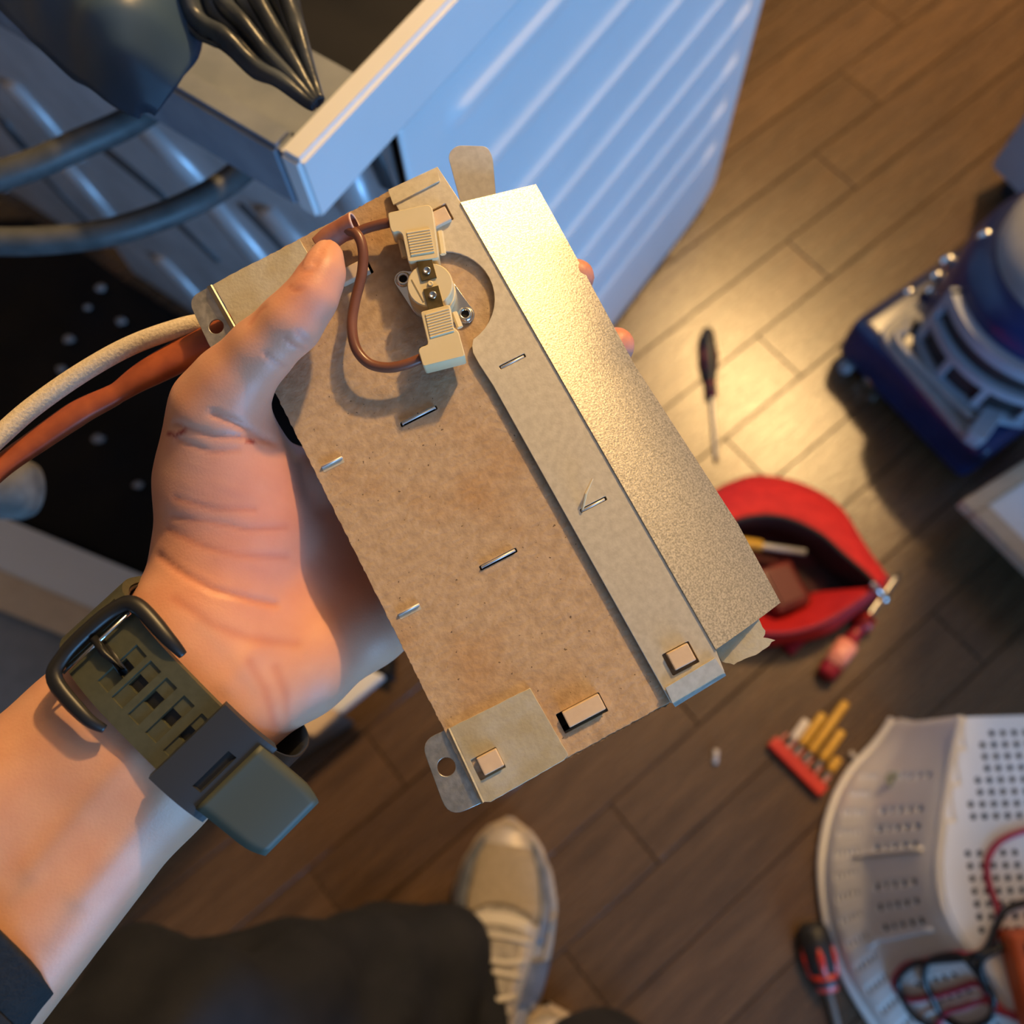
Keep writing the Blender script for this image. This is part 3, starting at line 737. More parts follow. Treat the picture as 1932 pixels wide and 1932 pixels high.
def shoe_pt(s, ph, off=0.0):
    """s from the toe; ph 0..pi over the top from the right side to the left"""
    c, q = math.cos(ph), math.sin(ph); wv = shoe_w(s); hh = shoe_h(s)
    x = wv * (abs(c) ** .8) * (1 if c > 0 else -1); z = .020 + (hh - .020) * (abs(q) ** (.75 if s < .35 else 1.1))
    top = np.clip((s - .3) * 1.4, 0, .45); x *= 1 - top * (abs(q) ** 1.5)
    nrm = Vector((c, .0, q)); p = Vector((x + .006 * math.sin(s * 3.1), -s * SL, z)) + nrm * off; return p
def shoe_patch(s0, s1, p0, p1, off, ns=16, np_=12, bend=0.0):
    return grid_mesh([[shoe_pt(s0 + (s1 - s0) * i / ns + bend * math.sin(j / np_ * PI), p0 + (p1 - p0) * j / np_, off) for j in range(np_ + 1)] for i in range(ns + 1)])
def make_shoe(pos, ang, name='running_shoe'):
    sh = empty(name); sh.parent = person; sh.matrix_local = person_inv @ Matrix.Translation(pos) @ Matrix.Rotation(ang, 4, 'Z')
    ss = [0.0] + list(np.linspace(.012, 1, 36)); prof = [(0, .0), (.90, .0), (1.0, .006), (1.05, .016), (1.03, .024), (.93, .027), (.5, .027)]
    rows = []
    for i, s in enumerate(ss):
        w_ = max(.004, shoe_w(s)); y = -s * SL + .004 * (1 if s < .1 else 0); x0 = .006 * math.sin(s * 3.1); lift = .012 * max(0, .12 - s) / .12
        half = [(a * w_, z) for a, z in prof]; ring = [(x0 + a, y, z + lift) for a, z in half] + [(x0 - a, y, z + lift) for a, z in half[::-1]]
        rows.append([Vector(q) for q in ring])
    me = grid_mesh(rows, True); bm = bmesh.new(); bm.from_mesh(me); bmesh.ops.recalc_face_normals(bm, faces=bm.faces); bm.to_mesh(me); bm.free()
    link('sole', me, m_sole, sh, True)
    up = link('upper', shoe_patch(.01, 1, -.02, PI + .02, 0, 40, 28), m_mesh, sh, True); solid(up, .002)
    def pz(nm, a, mat): o = link(nm, shoe_patch(*a), mat, sh, True); solid(o, .0016, 1); return o
    pz('toe_panel', (.10, .34, .92, PI - .92, .0012, 16, 14, -.05), m_toe)
    pz('overlay', (.07, .40, .56, .86, .0016, 16, 8), m_over); pz('overlay', (.07, .44, PI - .88, PI - .54, .0016, 16, 8), m_over)
    pz('overlay', (.03, .09, .5, PI - .5, .0014), m_silver)
    pz('overlay', (.30, .62, .22, .46, .0022), m_silver); pz('overlay', (.34, .62, PI - .5, PI - .18, .0022), m_silver)
    pz('overlay', (.46, .60, .08, .9, .0026), m_over); pz('overlay', (.48, .66, PI - 1.0, PI - .1, .0026), m_over)
    pz('eyestay', (.34, .68, .86, 1.18, .0026), m_silver); pz('eyestay', (.34, .68, PI - 1.18, PI - .86, .0026), m_silver)
    pz('tongue', (.35, .72, 1.16, PI - 1.16, .0014), m_mesh)
    pz('lace_loop', (.335, .375, 1.05, PI - 1.05, .0034, 6, 10, -.02), m_lace)
    for k in range(5):
        s = .40 + k * .055; a = [shoe_pt(s + .012 * math.sin(j / 8 * PI) * (1 if k % 2 else -1), 1.0 + (PI - 2.0) * j / 8, .006) for j in range(9)]
        link('lace', mesh_of(tube_bm(a, .0028, 8, flat=.6)), m_lace, sh, True)
    return sh
toe, heel = G(962, 1548, .03), G(898, 2075, .03)
dv = toe - heel; make_shoe(Vector((toe.x, toe.y, 0)), math.atan2(dv.y, dv.x) - PI / 2)
toe2 = G(1030, 1902, .03); make_shoe(Vector((toe2.x, toe2.y, 0)), math.radians(4))

# ================================================================ THE DRYER
dn = Vector((math.sin(math.radians(54.7)), -math.cos(math.radians(54.7)), 0)); dt = Vector((math.cos(math.radians(54.7)), math.sin(math.radians(54.7)), 0)); UZ = Vector((0, 0, 1))
DP = -.31; T0, T1, ZT = .285, .906, .70
def D(t, off, z): return dt * t + dn * (DP + off) + UZ * z          # along the side, out from the side, up
def on_side(px, py):                                                # (t, z) of a pixel on the side panel
    g = G(px, py, 0) ; c = Vector((0, 0, H)); d = g - c; k = (DP - dn.dot(c)) / dn.dot(d); q = c + d * k; return dt.dot(q), q.z
def on_rear(px, py, T=T0):
    g = G(px, py, 0); c = Vector((0, 0, H)); d = g - c; k = (T - dt.dot(c)) / dt.dot(d); q = c + d * k; return dn.dot(q) - DP, q.z
dryer = empty('tumble_dryer', D((T0 + T1) / 2, -.3, 0)); dinv = Matrix.Translation(-dryer.location)
tag(dryer, 'white tumble dryer with horizontally ribbed side panel and its lid taken off', 'dryer')
def dpart(name, me, mat, smooth=False, parent=None, lab=None):
    me.transform(dinv); o = link(name, me, mat, dryer if parent is None else parent, smooth)
    if lab: o['label'] = lab
    return o
m_enamel = M('white_enamel', (.76, .77, .78), (.80, .81, .82), scale=8, rough=.32)
m_rimpl = M('shade_tinted_white_plastic', (.20, .23, .28), (.27, .30, .35), scale=30, rough=.5, bump=.05)  # the bag's shade over the frame is mixed into this darker colour
m_zinc = M('dusty_zinc_sheet', (.60, .61, .63), (.74, .75, .78), scale=18, rough=.42, metal=.4, rr=.12, bump=.1)
m_blackpl = M('black_plastic', (.008, .008, .009), (.014, .014, .015), scale=40, rough=.5)
m_glossblk = M('dark_glossy_inside', (.010, .011, .013), (.022, .022, .024), scale=14, rough=.28)
# side panel with pressed ribs
ribs = []
for a, b in (((837, 273), (1081, 0)), ((950, 300), (1205, 0)), ((1006, 344), (1296, 0)), ((1044, 393), (1358, 8)), ((1073, 447), (1334, 116)), ((1097, 480), (1309, 215)),
             ((1126, 509), (1288, 298)), ((1139, 538), (1275, 364))):
    (ta, za), (tb_, zb) = on_side(*a), on_side(*b); ribs.append(((za + zb) / 2, T0 + .035, T1 - .045))
ribs = [(.668 - (.668 - min(r[0] for r in ribs)) * k / 7.0, T0 + .05, T1 - .055) for k in range(8)]
ts = list(np.linspace(T0, T1, 110)); zs = list(np.linspace(.012, ZT, 240)); rows = []
for t in ts:
    r = []
    for z in zs:
        off = 0
        for zr, ra, rb in ribs:
            d = abs(z - zr); e = min(t - ra, rb - t); k = min(1, max(0, e / .012 + .3))
            if k > 0: off = max(off, .0048 * k * math.exp(-(d / .0085) ** 2))
        edge_ = max(0, (t - (T1 - .018)) / .018); off -= .016 * edge_ ** 2.2
        tt, zz = t, z
        cr = .085                                                   # rounded lower front corner
        if t > T1 - cr and z < cr:
            zmin = cr - math.sqrt(max(0, cr ** 2 - (t - (T1 - cr)) ** 2)); zz = zmin + (z / cr) * (cr - zmin)
        r.append(D(tt, off, zz))
    rows.append(r)
sp_ = dpart('side_panel', grid_mesh(rows), m_enamel, True); solid(sp_, .003); sp_['label'] = 'white enamelled side panel with pressed horizontal ribs'
# rear: zinc sheet with raised diagonal ribs over a black plastic back
def rear_at(px, py, lift=0.0, T=T0 + .012):
    a, z = on_rear(px, py, T); return D(T - lift, a, z)
def rear_quad(name, pix, mat, lift, t=.004, lab=None):
    me = py_mesh([rear_at(*q, lift) for q in pix], [tuple(range(len(pix)))]); o = dpart(name, me, mat, lab=lab); solid(o, t, 0); return o
rear_quad('rear_sheet', [(-60, -40), (300, 60), (725, 232), (752, 350), (640, 520), (470, 640), (330, 622), (218, 462), (100, 476), (-60, 470)], m_zinc, 0, lab='dusty zinc rear sheet')
def rear_rib_or_groove_shade(p, q, w0, lift=.010, mat=m_zinc, r_=.9):
    a, b = rear_at(*p, .002), rear_at(*q, .002); o = dpart('rear_rib_or_groove_shade', mesh_of(tube_bm([a, a.lerp(b, .04), a.lerp(b, .5), b.lerp(a, .04), b], [w0 * .5, w0, w0, w0, w0 * .5], 12, updir=dt, flat=.45)), mat, True); return o
for p, q in (((255, 215), (385, 350)), ((-10, 330), (60, 430)), ((120, 300), (240, 440)), ((395, 370), (540, 545)), ((500, 390), (620, 520)), ((20, 150), (150, 300)), ((300, 480), (420, 610)), ((640, 300), (690, 420))):
    rear_rib_or_groove_shade(p, q, .020)
dark_z = M('zinc_groove_painted_shade', (.10, .10, .105), rough=.5, metal=.5)  # shade of the grooves put in as strips of darker zinc
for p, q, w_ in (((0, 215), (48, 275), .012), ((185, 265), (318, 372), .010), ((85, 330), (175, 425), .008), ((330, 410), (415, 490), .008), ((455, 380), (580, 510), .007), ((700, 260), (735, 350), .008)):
    rear_rib_or_groove_shade(p, q, w_, mat=dark_z)
RW = .60
# open top: raised frame, its bevelled rim and the dark floor inside
FT, FO, ZF, HT = .205, .006, .752, .050
def dbox(t0, t1, o0, o1, z0, z1, bev=.003):
    bm = bmesh.new(); vs = [bm.verts.new(D(t, o, z)) for t in (t0, t1) for o in (o0, o1) for z in (z0, z1)]
    for f in ((0, 1, 3, 2), (4, 6, 7, 5), (0, 4, 5, 1), (2, 3, 7, 6), (0, 2, 6, 4), (1, 5, 7, 3)): bm.faces.new([vs[i] for i in f])
    bmesh.ops.recalc_face_normals(bm, faces=bm.faces[:])
    if bev: bmesh.ops.bevel(bm, geom=bm.edges[:], offset=bev, segments=2, affect='EDGES')
    return mesh_of(bm)
RWD = .017
dpart('back_cover', dbox(T0 + .035, T0 + .05, -RW, -.006, 0, .69), m_blackpl)
fr_ = dpart('top_frame', dbox(FT, T1, FO - RWD, FO, ZF - HT, ZF), m_enamel, lab='white plastic side of the top frame')
dpart('top_frame', dbox(FT, FT + RWD, FO - RW, FO - RWD, ZF - HT, ZF), m_rimpl, lab='rear bar of the top frame, greyed in colour for shade')
dpart('top_frame', dbox(T1 - RWD, T1, FO - RW, FO - RWD, ZF - HT, ZF), m_enamel)
dpart('top_frame', dbox(FT + RWD, T1 - RWD, FO - RW, FO - RW + RWD, ZF - HT, ZF), m_enamel)
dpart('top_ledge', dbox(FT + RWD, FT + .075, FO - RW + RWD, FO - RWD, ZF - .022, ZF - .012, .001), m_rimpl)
dpart('top_floor', dbox(FT + .075, T1 - RWD, FO - RW + RWD, FO - RWD, ZF - .034, ZF - .026, .001), m_glossblk)
dpart('top_crossbar', dbox(FT + .17, FT + .23, FO - .40, FO - RWD, ZF - .026, ZF - .012, .004), m_glossblk)
dpart('drum_shell', dbox(T0 + .06, T1 - .03, -RW + .03, -.02, .02, .66, .03), m_blackpl)
# hoses in front of the rear sheet
m_hose = M('grey_rubber_hose', (.050, .056, .058), (.085, .09, .092), scale=60, rough=.5, bump=.1)
def hose(label, pts, r):
    q_ = []
    for px, py, dz in pts:
        sd = float((CW.T @ (np.array(rear_at(px, py)) - np.array([0, 0, H])))[2]); q_.append(P(px, py, min(dz, sd - .035)))
    path = catmull(q_, 8); o = link('hose', mesh_of(tube_bm(path, r, 18)), m_hose, None, True); tag(o, label, 'hose', 'hoses behind the dryer'); return o
hose('upper grey rubber hose curving out from under the dark blue bag', [(325, 178, .60), (240, 232, .585), (150, 272, .575), (60, 312, .57), (-60, 350, .565), (-200, 400, .56)], .0092)
hose('lower grey rubber hose curving out from under the white frame corner', [(535, 262, .64), (495, 290, .635), (420, 350, .615), (330, 398, .60), (215, 436, .59), (100, 453, .585), (-20, 455, .58), (-200, 440, .575)], .0090)
m_lint = M('pale_lint', (.45, .42, .42), rough=.95)

# dark blue plastic bag and crumpled black sheet lying in the open top
m_bluebag = M('steel_blue_plastic_bag', (.034, .068, .115), (.060, .110, .175), scale=14, rough=.42, bump=.1)
m_crump = M('black_crumpled_plastic', (.025, .032, .042), (.085, .105, .135), scale=30, rough=.33, bump=.5, bscale=60)
def sheet(name, outline_a, outline_b, z, mat, nu, nv, fold, label, cat, thick=.004, puff=0.0):
    A = resample([P(*q) for q in outline_a], nu); Bq = resample([P(*q) for q in outline_b], nu); rows = []
    for i in range(nu):
        r = []
        for j in range(nv):
            t = j / (nv - 1); p = A[i].lerp(Bq[i], t); wd = (A[i] - Bq[i]).length
            p = p + UZ * (fold(i / (nu - 1), t) * 1.0 + puff * math.sin(t * PI) * min(1, wd / .05)); p += UZ * noise.noise(p * 45) * .006
            r.append(p)
        rows.append(r)
    o = link(name, grid_mesh(rows), mat, None, True); solid(o, thick); tag(o, label, cat); return o
sheet('plastic_bag', [(-120, -60, .42), (10, 20, .415), (75, 85, .41), (150, 145, .405), (215, 188, .40), (262, 200, .40)],
      [(520, -260, .43), (400, -60, .415), (385, 60, .41), (368, 112, .405), (330, 160, .40), (280, 198, .40)], 0, m_bluebag, 40, 26,
      lambda u, t: .010 * math.sin(t * 7 + 1) * (1 - u), 'smooth steel blue plastic bag draped over the open top of the dryer', 'plastic bag', puff=.035)
sheet('plastic_wrap', [(300, -120, .425), (345, 20, .42), (375, 110, .415), (470, 175, .408), (555, 220, .402), (605, 240, .398)],
      [(640, -160, .43), (560, -60, .425), (570, 40, .42), (590, 120, .412), (606, 190, .404), (618, 232, .398)], 0, m_crump, 60, 60,
      lambda u, t: (.016 * abs(math.sin(t * 12 + .6 * math.sin(u * 5))) + .007 * abs(math.sin(t * 23 + 2))) * (1 - u * .75) + .012, 'black crumpled plastic gathered to a point on the open top', 'plastic wrap', thick=.002)
# ================================================================ BEHIND THE HAND, LEFT
m_floor_shade = M('black_floor_shade', (.003, .003, .004), (.006, .006, .008), scale=10, rough=.55, bump=.3, bscale=12, spec=.2)  # added black sheet stands in for shaded floor behind the dryer
rows = []
flm = [[(-260, 430), (120, 400), (480, 500), (760, 700)], []]
Aa = resample([G(*q, .02) for q in flm[0]], 40); Bb = resample([G(-300, 840, .10), G(725, 1268, .10)], 40)
for a, b in zip(Aa, Bb):
    r = []
    for j in range(40):
        p = a.lerp(b, j / 39); p.z = .004 + .016 * (.5 + .5 * noise.noise(p * 14)) + .006 * (.5 + .5 * noise.noise(p * 40)); p -= dt * max(0, dt.dot(p) - (T0 - .012)); r.append(p)
    rows.append(r)
o = link('floor_shade_sheet', grid_mesh(rows), m_floor_shade, None, True); solid(o, .001); tag(o, 'added black sheet in place of the shaded floor behind the hand and dryer', 'shade sheet')
for i, (px, py, s) in enumerate(((190, 543, .006), (228, 606, .0055), (130, 640, .006), (115, 697, .0055), (185, 828, .0065), (260, 915, .005), (165, 580, .004))):
    bm = bmesh.new(); bmesh.ops.create_icosphere(bm, subdivisions=2, radius=s)
    for v in bm.verts: v.co = Vector((v.co.x * 1.4, v.co.y, v.co.z * .6)) * (1 + .35 * noise.noise(v.co * 300 + Vector((i, 0, 0))))
    o = link('lint_tuft', mesh_of(bm), m_lint, None, True); p = G(px, py, .022); o.location = p
    where = ['highest', 'beside the grey sleeve of zinc, large', 'left', 'low left', 'nearest the thumb knuckle', 'lowest', 'smallest'][i]
    tag(o, ['pale lint tuft on the black sheet, nearest the lower hose', 'pale lint tuft on the black sheet, just above the cream lead', 'pale lint tuft on the black sheet, left of the cream lead bend',
            'pale lint tuft on the black sheet, right above the cream lead', 'pale lint tuft on the black sheet, below the red lead',
            'pale lint tuft on the black sheet, close to the heel of the hand', 'smallest pale lint tuft on the black sheet, below the lower hose'][i], 'lint', 'lint tufts on the black sheet')
# white panel lying behind the wrist
pz_ = .10
pan = empty('appliance_panel', G(300, 1250, pz_)); pinv = Matrix.Translation(-pan.location)
tag(pan, 'white metal appliance panel with a turned rim lying on edge behind the wrist', 'panel')
def ppart(name, me, mat):
    me.transform(pinv); return link(name, me, mat, pan)
c0, c1_, c2_ = G(722, 1272, pz_), G(-300, 852, pz_), G(-300, 1000, pz_)
q0, q1, q2 = G(700, 1290, pz_), G(500, 1430, pz_), G(-300, 990, pz_)
def prism(pts, z0, z1, bev=.002):
    bm = bmesh.new(); n = len(pts); a = [bm.verts.new((p.x, p.y, z0)) for p in pts]; b = [bm.verts.new((p.x, p.y, z1)) for p in pts]
    bm.faces.new(a[::-1]); bm.faces.new(b)
    for i in range(n): bm.faces.new((a[i], a[(i + 1) % n], b[(i + 1) % n], b[i]))
    bmesh.ops.recalc_face_normals(bm, faces=bm.faces[:])
    if bev: bmesh.ops.bevel(bm, geom=bm.edges[:], offset=bev, segments=2, affect='EDGES')
    return mesh_of(bm)
ppart('turned_rim', prism([G(725, 1275, pz_), G(-300, 848, pz_), G(-300, 950, pz_), G(640, 1345, pz_)], pz_ - .02, pz_), m_enamel)
ppart('painted_lit_strip', prism([G(640, 1345, pz_), G(-300, 950, pz_), G(-300, 1030, pz_), G(590, 1390, pz_)], pz_ - .02, pz_ + .001), M('cream_painted_light', (.62, .47, .32), (.68, .53, .37), scale=40, rough=.5))  # lamp-lit streak along the rim, put into the colour as cream
m_panelin = M('grey_panel_inside', (.20, .205, .21), (.24, .24, .245), scale=40, rough=.5)
ppart('panel_face', prism([G(640, 1345, pz_), G(-300, 950, pz_), G(-420, 1300, pz_), G(120, 1560, pz_), G(490, 1440, pz_)], .0, pz_ - .025), m_panelin)
# grey handle end over the black sheet
m_greyh = M('grey_scuffed_metal', (.09, .085, .08), (.17, .16, .145), scale=60, rough=.8, metal=.0, spec=.2)
hz = frame_z(P(68, 925, .60), (P(-260, 905, .60) - P(68, 925, .60)))
o = link('pipe_end', mesh_of(lathe_bm([(0, 0), (.013, .0004), (.0178, .003), (.0205, .009), (.0205, .030), (.0215, .031), (.0215, .034), (.0205, .036), (.0205, .15)], 28)), m_greyh, None, True, hz)
tag(o, 'scuffed grey rounded pipe end poking in below the red and cream leads', 'pipe')

# ================================================================ TOOLS ON THE FLOOR
m_grip = M('black_rubber_grip', (.012, .012, .013), (.02, .02, .022), scale=80, rough=.5)
m_redpl = M('red_plastic', (.55, .035, .022), (.62, .05, .03), scale=40, rough=.35)
m_darkred = M('dark_red_grip', (.16, .012, .025), rough=.45)
m_shaft = M('steel_shaft', (.42, .41, .40), rough=.3, metal=.9)
m_pinkclear = M('clear_pink_plastic', (.85, .30, .26), (.95, .45, .38), scale=200, rough=.25)
def screwdriver(name, label, a, b, z, prof, shaft_r, shaft_from, bands=(), group=None, tip=True, grip=None):
    """a: handle end, b: tip; prof = (position 0..1 along the whole tool, radius)"""
    A, Bq = G(*a, z), G(*b, shaft_r + .0015); d = Bq - A; Ln = d.length; root = empty(name, mw=frame_z(A, d, (0, 0, 1)))
    tag(root, label, 'screwdriver', group)
    link('grip', mesh_of(lathe_bm([(0, 0)] + [(r, p * Ln) for p, r in prof] + [(0, prof[-1][0] * Ln)], 20)), grip or m_grip, root, True)
    for (p0, p1, r0, r1, mat, nm) in bands:
        link(nm, mesh_of(lathe_bm([(r0 * .6, p0 * Ln), (r0, p0 * Ln), (r1, p1 * Ln), (r1 * .6, p1 * Ln)], 20)), mat, root, True)
    bm = lathe_bm([(shaft_r, shaft_from * Ln), (shaft_r, Ln * .95), (shaft_r * (.8 if tip else 1), Ln), (0, Ln)], 12)
    link('shaft', mesh_of(bm), m_shaft, root, True); return root
s1 = screwdriver('screwdriver', 'slim black screwdriver with red grip inlay lying alone on the lit floor', (1334, 619), (1352, 872), .011,
            [(.01, .006), (.05, .0095), (.15, .0112), (.25, .0112), (.36, .0085), (.43, .0062), (.46, .0075), (.50, .0065), (.53, .005)], .0024, .5,
            ((.42, .52, .0070, .0068, m_darkred, 'collar'),))
inl = bmesh.new(); LA = (G(1352, 872, .004) - G(1334, 619, .011)).length
for a in (0.9, 2.3, 5.0): tube_bm([Vector((.0095 * math.cos(a), .0095 * math.sin(a), LA * .13)), Vector((.0098 * math.cos(a), .0098 * math.sin(a), LA * .22)), Vector((.0080 * math.cos(a), .0080 * math.sin(a), LA * .34))], [.001, .0034, .002], 8, inl)
link('grip_inlay', mesh_of(inl), m_darkred, s1, True)
screwdriver('screwdriver', 'red screwdriver with clear pink grip lying below the red bag', (1556, 1276), (1694, 1084), .013,
            [(0.0, .010), (.03, .0125), (.30, .0130), (.34, .009), (.42, .007), (.48, .0075), (.50, .012), (.55, .0125), (.58, .007), (.60, .005)], .0042, .58,
            ((.10, .31, .0134, .0136, m_pinkclear, 'clear_sleeve'), (.48, .57, .0128, .0128, m_redpl, 'collar')), grip=M('crimson_plastic', (.30, .012, .03), rough=.4))
s3 = screwdriver('screwdriver', 'stubby handled screwdriver with black and red grip beside the white basket', (1530, 1742), (1612, 2060), .017,
            [(0, .012), (.03, .0165), (.12, .0185), (.25, .0180), (.33, .0150), (.36, .0145), (.40, .0110)], .0045, .38,
            ((.30, .41, .0165, .0115, m_redpl, 'red_collar'),))
LA = (G(1612, 2060, .006) - G(1530, 1742, .017)).length; inl = bmesh.new()
for a in (.2, 1.5, 2.8, 4.1, 5.4): tube_bm([Vector((.0155 * math.cos(a), .0155 * math.sin(a), LA * .10)), Vector((.0160 * math.cos(a), .0160 * math.sin(a), LA * .20)), Vector((.0140 * math.cos(a), .0140 * math.sin(a), LA * .31))], [.002, .0046, .004], 8, inl)
link('grip_inlay', mesh_of(inl), m_redpl, s3, True)

# bit holder and its bits
m_yellow = M('yellow_plastic', (.62, .34, .035), (.70, .42, .06), scale=100, rough=.4)
m_clearp = M('clear_plastic', (.75, .70, .66), rough=.25)
ba, bb = G(1462, 1404, .008), G(1546, 1488, .008); bd = bb - ba
hold = empty('bit_holder', mw=frame_z((ba + bb) / 2, (0, 0, 1), bd)); tag(hold, 'red plastic bit holder lying on the floor with yellow bits in it', 'bit holder')
bm = box_bm(bd.length + .012, .016, .013, .003); link('rail', mesh_of(bm), m_redpl, hold)
bm = bmesh.new()
for k in range(6): box_bm(.0025, .020, .010, .0008, ((k - 2.5) * bd.length / 5.2, .010, 0), bm)
link('clip_fingers', mesh_of(bm), M('translucent_red', (.70, .22, .18), rough=.3), hold)
bitd = (G(1580, 1345, .008) - G(1512, 1440, .008)).normalized()
for k, (px, py, ln, c, lb) in enumerate(((1487, 1408, .040, m_clearp, 'grey tipped bit at the left end of the red bit holder'), (1503, 1418, .058, m_yellow, 'second yellow bit from the left in the red holder, medium long'),
                                  (1520, 1432, .088, m_yellow, 'longest yellow bit standing out of the red bit holder'), (1541, 1447, .055, m_yellow, 'short yellow bit right of the longest one in the red holder'),
                                  (1556, 1468, .030, m_yellow, 'shortest yellow bit at the right end of the red bit holder'))):
    p = G(px, py, .008); root = empty('screwdriver_bit', mw=frame_z(p, bitd)); tag(root, lb, 'bit', 'bits in the red holder')
    link('bit_sleeve', mesh_of(lathe_bm([(0, .010), (.0052, .010), (.0056, .014), (.0056, ln - .004), (.0048, ln), (0, ln)], 12)), c, root, True)
    link('shank', mesh_of(lathe_bm([(0, -.004), (.0030, -.004), (.0030, .011), (0, .011)], 6)), m_shaft, root)
m_clearbit = M('clear_scrap', (.62, .58, .55), rough=.2, metal=.2)
for k, (px, py, a, lb) in enumerate(((1350, 1428, 1.4, 'small clear plastic piece alone on the dark floor left of the bit holder'), (1688, 1364, .3, 'small clear plastic piece touching the straight edge corner of the basket'),
                                     (1659, 1395, .2, 'small clear plastic piece in the hollow beside the basket, middle of three'), (1613, 1430, 2.2, 'small clear plastic piece nearest the bit holder, by the basket curve'))):
    o = link('plastic_anchor', mesh_of(tube_bm([(-.008, 0, 0), (-.006, 0, .0006), (.004, 0, .0004), (.0085, 0, 0)], [.0022, .0036, .0034, .0042], 8)), m_clearbit, None, True)
    o.matrix_world = Matrix.Translation(G(px, py, .004)) @ Matrix.Rotation(a, 4, 'Z'); tag(o, lb, 'plastic piece', 'small clear pieces on the floor')

# ================================================================ RED TOOL BAG
m_redcloth = M('red_canvas', (.52, .010, .014), (.64, .018, .02), scale=60, rough=.75, bump=.3, bscale=900)
m_redlin = M('red_lining', (.45, .006, .006), (.55, .012, .01), scale=30, rough=.6)
m_zip = M('black_zip_tape', (.012, .010, .012), rough=.7)
bag = empty('tool_bag', G(1500, 1060, 0)); ginv = Matrix.Translation(-bag.location)
tag(bag, 'open red zip tool bag with dark inside, on the floor below the blue vacuum', 'bag')
def gpart(name, me, mat, smooth=True, lab=None, th=0):
    me.transform(ginv); o = link(name, me, mat, bag, smooth)
    if th: solid(o, th)
    if lab: o['label'] = lab
    return o
nb = 40; ZR = .060
far_base = resample(catmull([G(1230, 1010, .0), G(1330, 936, .0), G(1385, 906, .0), G(1440, 896, .0), G(1520, 914, .0), G(1590, 960, .0), G(1636, 1040, .0), G(1668, 1092, .0)], 8), nb)
far_rim = resample(catmull([G(1240, 1070, ZR), G(1330, 1010, ZR), G(1400, 980, ZR), G(1470, 976, ZR), G(1540, 1004, ZR), G(1590, 1046, ZR), G(1630, 1080, ZR), G(1655, 1106, ZR)], 8), nb)
near_rim = resample(catmull([G(1240, 1080, ZR), G(1300, 1160, .05), G(1380, 1186, .045), G(1470, 1196, .045), G(1540, 1182, .048), G(1600, 1150, .052), G(1640, 1122, ZR), G(1655, 1108, ZR)], 8), nb)
near_base = resample(catmull([G(1235, 1080, .0), G(1290, 1165, .0), G(1380, 1215, .0), G(1480, 1215, .0), G(1560, 1195, .0), G(1620, 1150, .0), G(1650, 1125, .0), G(1664, 1100, .0)], 8), nb)
ctr = sum(far_rim + near_rim, Vector()) / (2 * nb)
def wall_rows(lo, hi, bulge, n=8):
    return [[lo[i].lerp(hi[i], j / n) + ((lo[i] - ctr) * Vector((1, 1, 0)) if False else Vector((lo[i].x - ctr.x, lo[i].y - ctr.y, 0))) * bulge * math.sin(j / n * PI) + UZ * (.012 * math.sin(j / n * PI)) for j in range(n + 1)] for i in range(nb)]
gpart('far_side', grid_mesh(wall_rows(far_base, far_rim, .04)), m_redcloth, lab='bright red outer wall of the bag', th=.002)
gpart('near_side', grid_mesh(wall_rows(near_base, near_rim, .02)), m_redcloth, th=.002)
inner = lambda rim, k, z: [Vector((ctr.x + (p.x - ctr.x) * k, ctr.y + (p.y - ctr.y) * k, z)) for p in rim]
fi = inner(far_rim, .90, .008); ni = inner(near_rim, .52, .006)
gpart('lining', grid_mesh([[near_rim[i].lerp(ni[i], j / 8) for j in range(9)] for i in range(nb)]), m_redlin, lab='red inside lining', th=.001)
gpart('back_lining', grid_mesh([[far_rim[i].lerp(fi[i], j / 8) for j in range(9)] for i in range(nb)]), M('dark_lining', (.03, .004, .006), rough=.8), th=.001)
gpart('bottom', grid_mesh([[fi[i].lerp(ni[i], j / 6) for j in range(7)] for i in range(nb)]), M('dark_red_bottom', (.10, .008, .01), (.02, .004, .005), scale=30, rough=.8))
gpart('zip_tape', mesh_of(tube_bm([p + UZ * .001 for p in far_rim], .0030, 6)), m_zip)
gpart('zip_tape', mesh_of(tube_bm([p + UZ * .001 for p in near_rim], .0026, 6)), M('crimson_tape', (.26, .02, .06), rough=.7))
gpart('zip_pull', mesh_of(tube_bm(catmull([G(1644, 1100, .066), G(1656, 1112, .064), G(1668, 1124, .058), G(1668, 1134, .05)], 4), [.004, .0052, .0035, .006, .005], 10)), m_chrome)
gpart('loop', mesh_of(tube_bm(catmull([G(1545, 1172, .03), G(1515, 1200, .012), G(1486, 1230, .006)], 5), .0075, 8, flat=.35)), M('crimson_webbing', (.40, .015, .05), rough=.7))
sc = empty('screwdriver', mw=frame_z(G(1395, 1024, .035), G(1520, 1042, .035) - G(1395, 1024, .035), (0, 0, 1))); tag(sc, 'yellow handled tool with pale shaft lying inside the red bag', 'screwdriver')
Lq = (G(1520, 1042, .035) - G(1395, 1024, .035)).length
link('grip', mesh_of(lathe_bm([(0, -.05), (.007, -.048), (.008, .0), (.0075, Lq * .33), (.004, Lq * .36), (0, Lq * .36)], 12)), m_yellow, sc, True)
link('shaft', mesh_of(lathe_bm([(.0042, Lq * .3), (.0042, Lq), (0, Lq)], 10)), M('pale_shaft', (.62, .60, .56), rough=.4, metal=.4), sc, True)
tb_ = empty('tool_case', mw=frame_z(G(1475, 1110, .02), (.2, .1, 1), (1, .4, 0))); tag(tb_, 'dark red rounded tool case inside the red bag', 'case')
